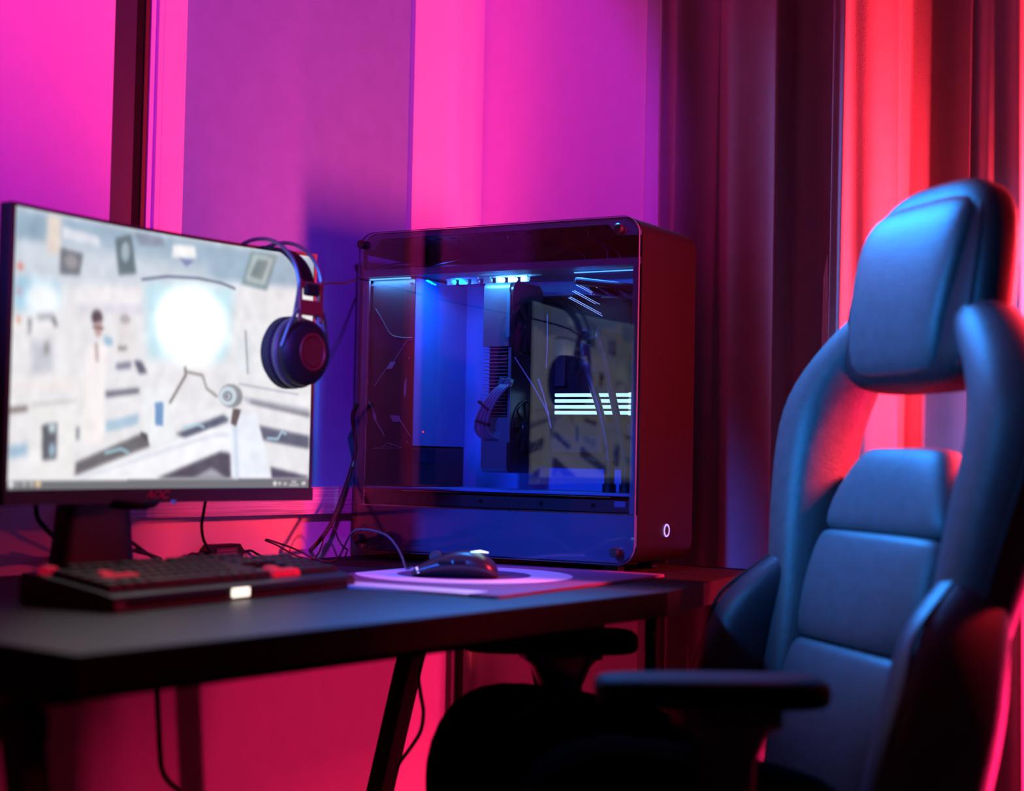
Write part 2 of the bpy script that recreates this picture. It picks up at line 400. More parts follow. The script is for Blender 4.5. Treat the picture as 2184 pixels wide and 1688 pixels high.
# leave the rear side out of the band (points between the rear corners)
mb = MB(); bm = mb.bm
keep = [i for i in range(n)]
V = [[bm.verts.new((p[0], y, p[1])) for p in poly] for poly in (outer, inner) for y in (.013, CW)]
o0, o1, i0, i1 = V
for i in range(n):
    j = (i+1) % n
    if outer[i][0] < -CL+.0005 and outer[j][0] < -CL+.0005: continue
    bm.faces.new((o0[i], o0[j], o1[j], o1[i])); bm.faces.new((i0[i], i1[i], i1[j], i0[j]))
    bm.faces.new((o0[i], i0[i], i0[j], o0[j])); bm.faces.new((o1[i], o1[j], i1[j], i1[i]))
mb.build('outer_shell', alu_m, pc, smooth=True)
mb = MB()    # rear plate with the cable opening near its top
mb.prism([(.013, pz(.03)), (CW, pz(.03)), (CW, pz(.4835)), (.013, pz(.4835))], 'x', -CL, -CL+.003)
mb.prism([(.013, pz(.4835)), (.022, pz(.4835)), (.022, pz(.52)), (.013, pz(.52))], 'x', -CL, -CL+.003)
mb.prism([(.178, pz(.4835)), (CW, pz(.4835)), (CW, pz(.52)), (.178, pz(.52))], 'x', -CL, -CL+.003)
mb.prism([(.022, pz(.4835)), (.028, pz(.4835)), (.028, pz(.4835)), (.022, pz(.4835))], 'x', -CL, -CL+.003) if 0 else None
mb.prism([(.022, pz(.5150)), (.178, pz(.5150)), (.178, pz(.52)), (.022, pz(.52))], 'x', -CL, -CL+.003)
mb.build('rear_plate', dark_in_m, pc)
# far side plate
mb = MB(); mb.prism(rr_poly(-CL+.003, -.003, pz(.003), pz(CH-.003), .027), 'y', CW-.003, CW); mb.build('far_side_plate', dark_in_m, pc)
# steel face sheet behind the glass
mb = MB(); y0, y1 = .012, .0145
X0, X1 = -CL+.002, -.002
mb.prism([(X0, pz(.5225)), (-.517, pz(.5225)), (-.5005, pz(.5395)), (-.060, pz(.5395)), (-.043, pz(.5215)), (X1, pz(.5200)), (X1, pz(.528)), (-.010, pz(.540)), (-.028, pz(CH-.002)), (-CL+.03, pz(CH-.002)), (-CL+.010, pz(.540)), (X0, pz(.528))], 'y', y0, y1)
mb.build('face_sheet', sheet_m, pc, label='steel strip along the top with chamfered bolt corners')
mb = MB(); mb.prism([(X0, pz(.4740)), (X1, pz(.4740)), (X1, pz(.4850)), (X0, pz(.4868))], 'y', .0125, .0175)
mb.box((-CL/2, .10, pz(.4755)), (CL-.012, .17, .0025)); mb.build('upper_shelf', sheet_m, pc)
mb = MB()
mb.prism([(X0, pz(.03)), (-CL+.010, pz(.014)), (-CL+.028, pz(.002)), (-.028, pz(.002)), (-.010, pz(.014)), (X1, pz(.03)), (X1, pz(.0779)), (X0, pz(.0775))], 'y', y0, y1)
mb.build('lower_face_panel', sheet_m, pc)
mb = MB(); mb.box((-CL/2, .0145, pz(.0785)), (CL-.014, .006, .0022)); mb.build('panel_rim', chrome_m, pc)
mb = MB(); mb.box((X0+.005, .0135, pz(.276)), (.010, .003, .396)); mb.build('rear_strip', sheet_m, pc)
mb = MB(); mb.box((X0+.0118, .0145, pz(.276)), (.0022, .004, .394)); mb.build('rim_strip', chrome_m, pc)
mb = MB(); mb.box((X1-.0075, .0135, pz(.276)), (.011, .003, .396)); mb.build('front_strip', sheet_m, pc)
# bolts, glass
gl = MB(); gl.prism(rr_poly(-CL, 0, pz(0), pz(CH), .030), 'y', 0, .004); glass = gl.build('glass_panel', glass_m, pc, label='smoked glass side panel with rounded corners')
mb = ring_prism(rr_poly(-CL-.0004, .0004, pz(-.0004), pz(CH+.0004), .0304), rr_poly(-CL+.0002, -.0002, pz(.0002), pz(CH-.0002), .0298), .0004, .0036)
mb.build('polished_edge', mat('polished_glass_edge', (.10, .16, .24), .15, .0, coat=.6), glass, smooth=True)
for x, z in ((-.5299, .5299), (-.0329, .5297), (-.5244, .0203), (-.0308, .0196)):
    mb = MB(); mb.cyl((x, -.008, pz(z)), (x, .013, pz(z)), .0075, seg=24); mb.cyl((x, -.0095, pz(z)), (x, -.008, pz(z)), .0062, .0075, seg=24); mb.build('thumb_bolt', blackpl_m, pc, smooth=True)
for x, y in ((-.47, .05), (-.47, .18), (-.06, .05), (-.06, .18)):
    mb = MB(); mb.box((x, y, ZO/2+.001), (.03, .022, ZO+.002), bevel=.002); mb.build('foot', blackpl_m, pc)
# power button ring on the front face
mb = MB()
ringv = [[Vector((.0012*(1 if k else 0)+.0004, .1207+r*math.cos(t), pz(.0512)+r*math.sin(t))) for t in [2*PI*i/32 for i in range(32)]] for k, r in ((0, .0108), (1, .0104), (1, .0082), (0, .0078))]
mb.rings(ringv, cap=False); mb.build('power_button_ring', glow_ring, pc)
mb = MB(); mb.cyl((-.001, .1207, pz(.0512)), (.0008, .1207, pz(.0512)), .0078, seg=32); mb.build('power_button', alu_m, pc)

# ---- interior
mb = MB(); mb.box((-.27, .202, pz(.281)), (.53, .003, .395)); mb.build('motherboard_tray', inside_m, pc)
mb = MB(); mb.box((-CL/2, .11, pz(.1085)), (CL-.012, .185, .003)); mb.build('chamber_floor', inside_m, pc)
mb = MB(); mb.box((-.006, .108, pz(.29)), (.003, .19, .37)); mb.build('front_inner_wall', dark_in_m, pc)
mb = MB(); mb.box((-.47, .1, pz(.1095)), (.0, .0, .0)) if 0 else None
# power supply chamber: cover with line print and screws, lit side wall, supply unit below
PX = -.4386
mb = MB(); mb.box(((-CL+.012+PX)/2, .0305, pz(.3262)), (PX+CL-.012, .003, .2920)); cover = mb.build('supply_cover', dark_in_m, pc, label='black cover plate with thin angular line print')
for x, z in ((-.527, .462), (-.446, .463), (-.533, .332), (-.446, .332), (-.534, .188), (-.447, .188), (-.540, .450), (-.540, .285), (-.540, .105)):
    mb = MB(); mb.cyl((x, .026, pz(z)), (x, .0292, pz(z)), .0022, seg=12); mb.build('screw', chrome_m, cover)
def line(pts, wd, y=.0286):
    mb = MB()
    for a, b_ in zip(pts, pts[1:]): mb.bar((a[0], y, pz(a[1])), (b_[0], y, pz(b_[1])), wd, .0006, up=(0, 1, 0))
    return mb.build('line_print', grey_line_m, cover)
def quad(pts, y=.0284):
    mb = MB(); mb.prism([(a[0], pz(a[1])) for a in pts], 'y', y, y+.0007); return mb.build('line_print', grey_line_m, cover)
line([(-.441, .3655), (-.4525, .3640), (-.4800, .3270)], .0011)
quad([(-.4950, .3145), (-.4860, .3270), (-.4750, .3265), (-.4840, .3145)])
line([(-.4940, .3160), (-.5190, .2850)], .0011)
quad([(-.4570, .2870), (-.4525, .3000), (-.4525, .2720), (-.4570, .2650)])
line([(-.5310, .2580), (-.5200, .2430)], .0011)
quad([(-.5210, .2430), (-.5140, .2330), (-.5140, .2200), (-.5210, .2310)])
line([(-.5160, .2260), (-.4960, .1980)], .0014)
quad([(-.4850, .2340), (-.4660, .2330), (-.4620, .2230), (-.4790, .2230)])
line([(-.4640, .2260), (-.4400, .1960)], .0010)
line(smooth_list([(-.519, .1755, 0), (-.508, .178, 0), (-.500, .1785, 0), (-.492, .1840, 0), (-.484, .1850, 0), (-.476, .1830, 0), (-.468, .1800, 0), (-.458, .1785, 0)], 3), .0007)
line([(-.519, .1752), (-.458, .1775)], .0006)
line([(-.500, .1790), (-.484, .1800), (-.479, .1830)], .0006)
mb = MB(); mb.tube([(-.520, .0275, pz(.420)), (-.505, .0275, pz(.400)), (-.487, .0275, pz(.375)), (-.465, .0275, pz(.368)), (-.441, .0275, pz(.367))], .0016, seg=6); mb.build('thin_wire', cable_m, cover, smooth=True)
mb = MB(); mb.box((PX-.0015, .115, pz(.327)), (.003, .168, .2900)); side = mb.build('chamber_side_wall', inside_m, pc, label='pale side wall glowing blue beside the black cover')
mb = MB(); mb.cyl((PX, .062, pz(.206)), (PX+.002, .062, pz(.206)), .0014, seg=10); mb.build('status_light', glow_red, side)
mb = MB(); mb.box(((-CL+.012+PX)/2, .115, pz(.144)), (PX+CL-.012, .166, .069), bevel=.001); psu = mb.build('power_supply', dark_in_m, pc)
mb = MB(); mb.box((PX+.0008, .105, pz(.1625)), (.0012, .135, .022), bevel=.0005); mb.build('label_plate', mat('black_label', (.006, .006, .01), .3), psu)
mb = MB(); mb.box((PX+.0016, .058, pz(.163)), (.0006, .026, .016)); 
for k in range(5): mb.box((PX+.0016, .090+.014*k, pz(.162)), (.0005, .010, .002))
mb.build('label_print', mat('faint_print', (.02, .022, .04), .4), psu)
# tray with screws below the chamber floor
mb = MB(); mb.box((-.27, .040, pz(.0905)), (.52, .03, .019)); mb.build('drive_bay_wall', dark_in_m, pc)
mb = MB(); mb.box((-.255, .0262, pz(.1045)), (.40, .0012, .0012)); mb.build('bay_rim', chrome_m, pc)
for x in (-.40, -.295, -.180, -.085):
    mb = MB(); mb.cyl((x, .0235, pz(.091)), (x, .0252, pz(.091)), .0036, seg=14); mb.build('rubber_grommet', metal_m, pc, smooth=True)
mb = MB(); mb.box((-.037, .024, pz(.094)), (.020, .0012, .009)); mb.build('sticker', mat('blue_grey_sticker', (.10, .2, .36), .5), pc)
# graphics card: lit shroud toward the glass, fins in its middle, black flank with fans
GX0, GX1, GY0, GY1 = -.3170, -.2610, .058, .165
g = None
mb = MB(); mb.prism(rr_poly(GX0, GX1-.001, pz(.352), pz(.4615), .006), 'y', GY0, GY1-.05)
def gpu_end(z0, z1, top):
    mb = MB(); r = .012; ys = GY0
    pro = []
    for k in range(7):
        a = R(90*k/6); pro.append((ys+r-r*math.cos(a), (z1-r+r*math.sin(a)) if top else (z0+r-r*math.sin(a))))
    pts = ([(ys, z0)]+pro+[(GY1, z1), (GY1, z0)]) if top else ([(ys, z1)]+pro+[(GY1, z0), (GY1, z1)])
    mb.prism([(a, pz(b_)) for a, b_ in pts], 'x', GX0, GX1-.006); return mb
mb.bm.free()
gpu = gpu_end(.352, .4615, True).build('graphics_card', gpu_m, pc, smooth=True, label='gunmetal graphics card standing upright with fins in the middle')
gpu_end(.1385, .232, False).build('card_lower_shroud', gpu_m, gpu, smooth=True)
mb = MB(); mb.box((GX0+.0285, (GY0+.012+GY1)/2, pz(.292)), (.045, GY1-GY0-.014, .122)); mb.build('fin_core', dark_in_m, gpu)
for k in range(20):
    z = .2345+k*.0060
    mb = MB(); mb.box((GX0+.0235, GY0+.05, pz(z)), (.047, .098, .0013)); mb.build('fin', fin_m, gpu)
mb = MB(); mb.prism(rr_poly(GY0+.002, GY1, pz(.1385), pz(.4625), .018), 'x', GX1-.006, GX1); fl = mb.build('card_flank', gpu_dark_m, gpu, smooth=True)
mb = MB(); mb.box((GX1-.007, GY0-.0005, pz(.405)), (.006, .002, .075)); mb.build('trim_inlay', mat('teal_inlay', (.05, .30, .42), .35, .5), gpu)
mb = MB(); mb.box((GX1-.003, GY0+.0008, pz(.27)), (.005, .003, .16)); mb.build('flank_edge', gpu_m, gpu)
for z in (.385, .215):
    M = Matrix.Translation((GX1, (GY0+GY1)/2, pz(z))) @ Matrix.Rotation(R(90), 4, 'Y')
    mb = MB(); mb.lathe([(.044, 0), (.046, .002), (.048, .002), (.048, 0)], 32, M); fr = mb.build('card_fan', gpu_dark_m, gpu, smooth=True)
    mb = MB(); mb.lathe([(.0, .003), (.014, .003), (.015, 0)], 20, M)
    for k in range(9):
        a = 2*PI*k/9; mb.bar(M @ Vector((.013*math.cos(a), .013*math.sin(a), .001)), M @ Vector((.043*math.cos(a+.35), .043*math.sin(a+.35), .002)), .012, .001, up=(1, 0, 0))
    mb.build('fan_blades', gpu_dark_m, fr)
# power cables of the card: bundle looping left and down, held by combs
for k in range(4):
    dx = .0068*k
    pts = [(-.268+dx*.6, .050, pz(.2895)), (-.279+dx*.8, .036, pz(.276)), (-.296+dx*.9, .032, pz(.255)), (-.310+dx, .033, pz(.232)), (-.3165+dx*1.1, .040, pz(.210)), (-.309+dx*1.1, .052, pz(.197)), (-.298+dx, .075, pz(.193))]
    mb = MB(); mb.tube(pts, .0029, seg=8); cb = mb.build('power_cable', sleeve_m, gpu, smooth=True)
mb = MB(); mb.box((-.296, .0315, pz(.2505)), (.026, .010, .004), rot=Matrix.Rotation(R(35), 3, 'Y'), bevel=.001); mb.box((-.299, .033, pz(.222)), (.026, .010, .004), rot=Matrix.Rotation(R(15), 3, 'Y'), bevel=.001); mb.build('cable_comb', metal_m, gpu)
for k in (0, 1):
    mb = MB(); mb.box((-.272+.012*k, .050, pz(.291)), (.009, .014, .013), rot=Matrix.Rotation(R(20), 3, 'Y'), bevel=.001); mb.build('power_plug', gpu_m, gpu)
# black cable behind the card and the small drop cable
mb = MB(); mb.tube([(-.325, .15, pz(.425)), (-.347, .15, pz(.418)), (-.352, .15, pz(.395)), (-.340, .15, pz(.36)), (-.325, .15, pz(.34))], .0045, seg=8); mb.build('black_cable', cable_m, pc, smooth=True)
mb = MB(); mb.box((-.338, .150, pz(.305)), (.008, .012, .040), rot=Matrix.Rotation(R(-18), 3, 'Y'), bevel=.002); mb.build('cable_plug', cable_m, pc)
# bracket row under the shelf
for k in range(7):
    x = -.395+.0245*k
    mb = MB(); mb.box((x, .075, pz(.4675)), (.0125, .004, .011)); sl_ = mb.build('slot_bracket', mat('slot_steel', (.30, .40, .50), .25, .9), pc)
    mb = MB(); mb.cyl((x+.0105, .069, pz(.4655)), (x+.0105, .075, pz(.4655)), .0042, .0042, seg=14); mb.cyl((x+.0105, .068, pz(.4655)), (x+.0105, .069, pz(.4655)), .0022, seg=10); mb.build('slot_screw', chrome_m, sl_, smooth=True)
mb = MB(); mb.box((-.31, .078, pz(.4725)), (.19, .006, .0030)); mb.build('bracket_rail', mat('slot_steel', (.3, .4, .5)), pc)
# memory: four glowing sticks on the board, clips at their right end
mb = MB(); mb.box((-.15, .196, pz(.30)), (.27, .006, .30)); board = mb.build('motherboard', mat('black_circuit_board', (.010, .011, .016), .35, noise=.5, nscale=120), pc)
for k in range(4):
    z = .2735-.0101*k
    mb = MB(); mb.box((-.157, .170, pz(z)), (.140, .032, .0062)); st = mb.build('memory_stick', dark_in_m, board)
    mb = MB(); mb.box((-.157, .1525, pz(z)), (.140, .004, .0058), bevel=.001); mb.build('glow_bar', glow_b, st)
    mb = MB(); mb.box((-.0845, .1545, pz(z)), (.004, .006, .0078)); mb.build('clip', glow_b, st)
# pump block, socket parts, chips
M = Matrix.Translation((-.150, .193, pz(.345))) @ Matrix.Rotation(R(90), 4, 'X')
mb = MB(); mb.lathe([(.045, 0), (.045, .030), (.041, .036), (.030, .037), (.0, .037)], 40, M); pump = mb.build('cooling_pump', mat('pump_black', (.015, .015, .02), .3), board, smooth=True)
mb = MB(); mb.lathe([(.026, .0372), (.026, .0385), (.031, .0385), (.031, .0372)], 40, M); mb.build('pump_ring', mat('dim_ring', (.04, .05, .07), .4), pump, smooth=True)
for i, (x, z, w_, h_) in enumerate(((-.060, .405, .030, .020), (-.055, .37, .02, .03), (-.235, .33, .02, .08), (-.20, .19, .10, .03), (-.08, .20, .05, .05), (-.06, .31, .015, .06))):
    mb = MB(); mb.box((x, .188, pz(z)), (w_, .012, h_), bevel=.001); mb.build('heat_spreader', mat('board_part', (.04, .045, .06), .4, .4), board)
# soft tubes crossing in front of the memory, with black fittings on the floor
tp = [[(-.160, .155, pz(.365)), (-.150, .105, pz(.352)), (-.136, .105, pz(.300)), (-.117, .10, pz(.255)), (-.103, .10, pz(.205)), (-.096, .10, pz(.160)), (-.0945, .10, pz(.118))],
      [(-.140, .155, pz(.385)), (-.122, .105, pz(.372)), (-.108, .105, pz(.330)), (-.090, .10, pz(.265)), (-.075, .10, pz(.205)), (-.0655, .10, pz(.160)), (-.0635, .10, pz(.118))]]
for pts in tp:
    mb = MB(); mb.tube(pts, .0062, seg=10); t_ = mb.build('coolant_tube', tube_m, pc, smooth=True)
    x, y, z = pts[-1]
    mb = MB(); mb.cyl((x, y, z-.008), (x, y, z+.045), .0085, seg=16); mb.cyl((x, y, z-.008), (x, y, z+.006), .0115, seg=16); mb.build('tube_fitting', blackpl_m, t_, smooth=True)
mb = MB(); mb.tube([(-.262, .07, pz(.335)), (-.235, .09, pz(.285)), (-.215, .10, pz(.245)), (-.205, .10, pz(.215))], .0011, seg=6); mb.tube([(-.200, .07, pz(.405)), (-.199, .07, pz(.36)), (-.200, .07, pz(.315))], .0008, seg=6)
mb.tube([(-.243, .12, pz(.30)), (-.232, .12, pz(.272)), (-.222, .12, pz(.238))], .0014, seg=6)
mb.build('thin_wires', mat('pale_wire', (.3, .36, .45), .4), pc, smooth=True)
# slanted case fan with frosted blades at the top right, and glowing bars imitating reflected memory light
fan_c = Vector((-.082, .115, pz(.437)))
Mf = Matrix.Translation(fan_c) @ Matrix.Rotation(R(8), 4, 'Y')
mb = MB(); mb.box((0, 0, .012), (.125, .125, .012), bevel=.004); mb.xform(Mf); fan = mb.build('ceiling_fan', dark_in_m, pc); fan.name = 'case_fan'
mb = MB(); mb.lathe([(.0, -.006), (.016, -.006), (.018, .006)], 20, Mf); mb.build('fan_hub', fan_m, fan, smooth=True)
for k in range(9):
    a = 2*PI*k/9
    p = [Vector((.017*math.cos(a), .017*math.sin(a), .004)), Vector((.058*math.cos(a+.15), .058*math.sin(a+.15), .005)), Vector((.058*math.cos(a+.62), .058*math.sin(a+.62), -.007)), Vector((.017*math.cos(a+.5), .017*math.sin(a+.5), -.004))]
    mb = MB(); mb.rings([[Mf @ (q+Vector((0, 0, d))) for q in p] for d in (0, .0012)]); mb.build('fan_blade', fan_m, fan)
for k in range(8):
    x0 = -.163+.0035*k; z0 = .438+.0052*k-(.004 if k % 2 else 0); ln = (.066, .060, .046, .050, .036, .030, .034, .022)[k]
    mb = MB(); mb.bar((x0, .075, pz(z0-.006)), (x0+ln, .070, pz(z0-.006-ln*.50)), .0006, .0012, up=(0, 1, 0)); mb.build('glow_bar', mat('reflected_streak', (.6, .6, .9), .4, emit=(.35, .55, 1), estr=1.6), fan)
# radiator fins seen at the right end, cables in the upper bay
mb = MB(); mb.box((-.010, .10, pz(.4)), (.004, .14, .12))
for k in range(9): mb.box((-.016, .10, pz(.345+.013*k)), (.010, .13, .0022))
mb.build('radiator_fins', mat('radiator_steel', (.08, .12, .18), .35, .6), pc)
mb = MB(); mb.box((-.27, .12, pz(.5425)), (.46, .17, .002))
for k in range(14): mb.box((-.47+.03*k, .12, pz(.5405)), (.012, .15, .002), rot=Matrix.Rotation(R(25), 3, 'Z'))
mb.build('top_vent', dark_in_m, pc)
bay = [[(-.52, .03, pz(.4865)), (-.49, .05, pz(.494)), (-.44, .07, pz(.498)), (-.36, .08, pz(.497)), (-.28, .08, pz(.505)), (-.22, .08, pz(.502)), (-.19, .07, pz(.492))],
       [(-.45, .06, pz(.486)), (-.41, .05, pz(.497)), (-.34, .05, pz(.504)), (-.26, .06, pz(.504)), (-.20, .06, pz(.500)), (-.14, .06, pz(.513)), (-.09, .06, pz(.515)), (-.066, .06, pz(.500)), (-.062, .06, pz(.486))],
       [(-.205, .05, pz(.486)), (-.18, .05, pz(.503)), (-.15, .05, pz(.506)), (-.125, .05, pz(.500)), (-.118, .05, pz(.486))],
       [(-.17, .04, pz(.498)), (-.13, .04, pz(.517)), (-.10, .04, pz(.520)), (-.078, .04, pz(.505)), (-.074, .04, pz(.486))]]
for pts in bay:
    mb = MB(); mb.tube(pts, .0026, seg=8); mb.build('bay_cable', cable_m, pc, smooth=True)
mb = MB(); mb.box((-.235, .06, pz(.505)), (.035, .014, .014), bevel=.002); mb.build('cable_splitter', cable_m, pc)
for x in (-.35, -.25, -.10, -.045):
    mb = MB(); mb.box((x, .02, pz(.530-.003*(x > -.2))), (.0012, .002, .008)); mb.build('clip_pin', chrome_m, pc)
# inner light strips
mb = MB(); mb.box((-.488, .024, pz(.4712)), (.085, .004, .0022)); mb.build('light_strip', glow_strip, pc)
mb = MB(); mb.box((-.085, .060, pz(.4712)), (.12, .003, .0015)); mb.build('light_strip', glow_strip, pc)
def pc_lamp(name, x, y, z, tx, ty, tz, col, e, s, sy):
    T = Matrix.Translation((PB.x, PB.y, TOP)) @ Matrix.Rotation(-PYAW, 4, 'Z')
    lamp(name, 'AREA', T @ Vector((x, y, pz(z))), T @ Vector((tx, ty, pz(tz))), col, e, s, sy)
pc_lamp('strip_light', -.400, .030, .4700, -.405, .075, .30, (.0, .15, 1), 1.5, .004, .10)
pc_lamp('cover_light', -.485, .020, .4685, -.485, .032, .40, (.10, .45, 1), .35, .09, .004)
pc_lamp('card_light', -.29, .040, .4715, -.29, .075, .40, (.10, .50, 1), .40, .06, .01)
pc_lamp('fan_light', -.12, .06, .468, -.12, .10, .35, (.03, .22, 1), .6, .10, .02)
# ---------------------------------------------------------------- monitor (curved)
ML, MR = Vector((-.612, 1.868, 0)), Vector((-.298, 2.320, 0))
MDIR = (MR-ML).normalized(); MN = Vector((MDIR.y, -MDIR.x, 0)); MC = (ML+MR)/2; MW = (MR-ML).length
MZ0, MZ1 = .860, 1.2300
mon = empty('monitor', (MC.x, MC.y, TOP), math.atan2(MDIR.y, MDIR.x), 'curved black monitor showing a bright white laboratory picture', 'monitor')
# monitor local: x from left to right end, -y toward the viewer of the screen
RAD = 1.7
def my(x): return -(RAD-math.sqrt(RAD*RAD-(MW/2)**2))*((2*x/MW)**2)     # ends come forward
def curved(x0, x1, z0, z1, f, b, N=40):
    mb = MB(); rg = []
    for i in range(N+1):
        x = x0+(x1-x0)*i/N; y = my(x)+(RAD-math.sqrt(RAD*RAD-(MW/2)**2))
        rg.append([Vector((x, y+f, z0-TOP)), Vector((x, y+f, z1-TOP)), Vector((x, y+b, z1-TOP)), Vector((x, y+b, z0-TOP))])
    return mb.rings(rg)
hw = MW/2
curved(-hw, hw, MZ0+.018, MZ1, .004, .022).build('back_cover', blackpl_m, mon, smooth=True)
curved(-hw, hw, MZ1-.0045, MZ1, -.001, .004).build('bezel', bezel_m, mon, smooth=True)
b1 = curved(-hw, hw, MZ0, MZ0+.0190, -.004, .022); b1.build('chin', bezel_m, mon, smooth=True, label='dark lower bezel with small red lettering')
curved(-hw, -hw+.0075, MZ0+.018, MZ1, -.001, .004, 3).build('bezel', bezel_m, mon)
curved(hw-.0045, hw, MZ0+.018, MZ1, -.001, .004, 3).build('bezel', bezel_m, mon)
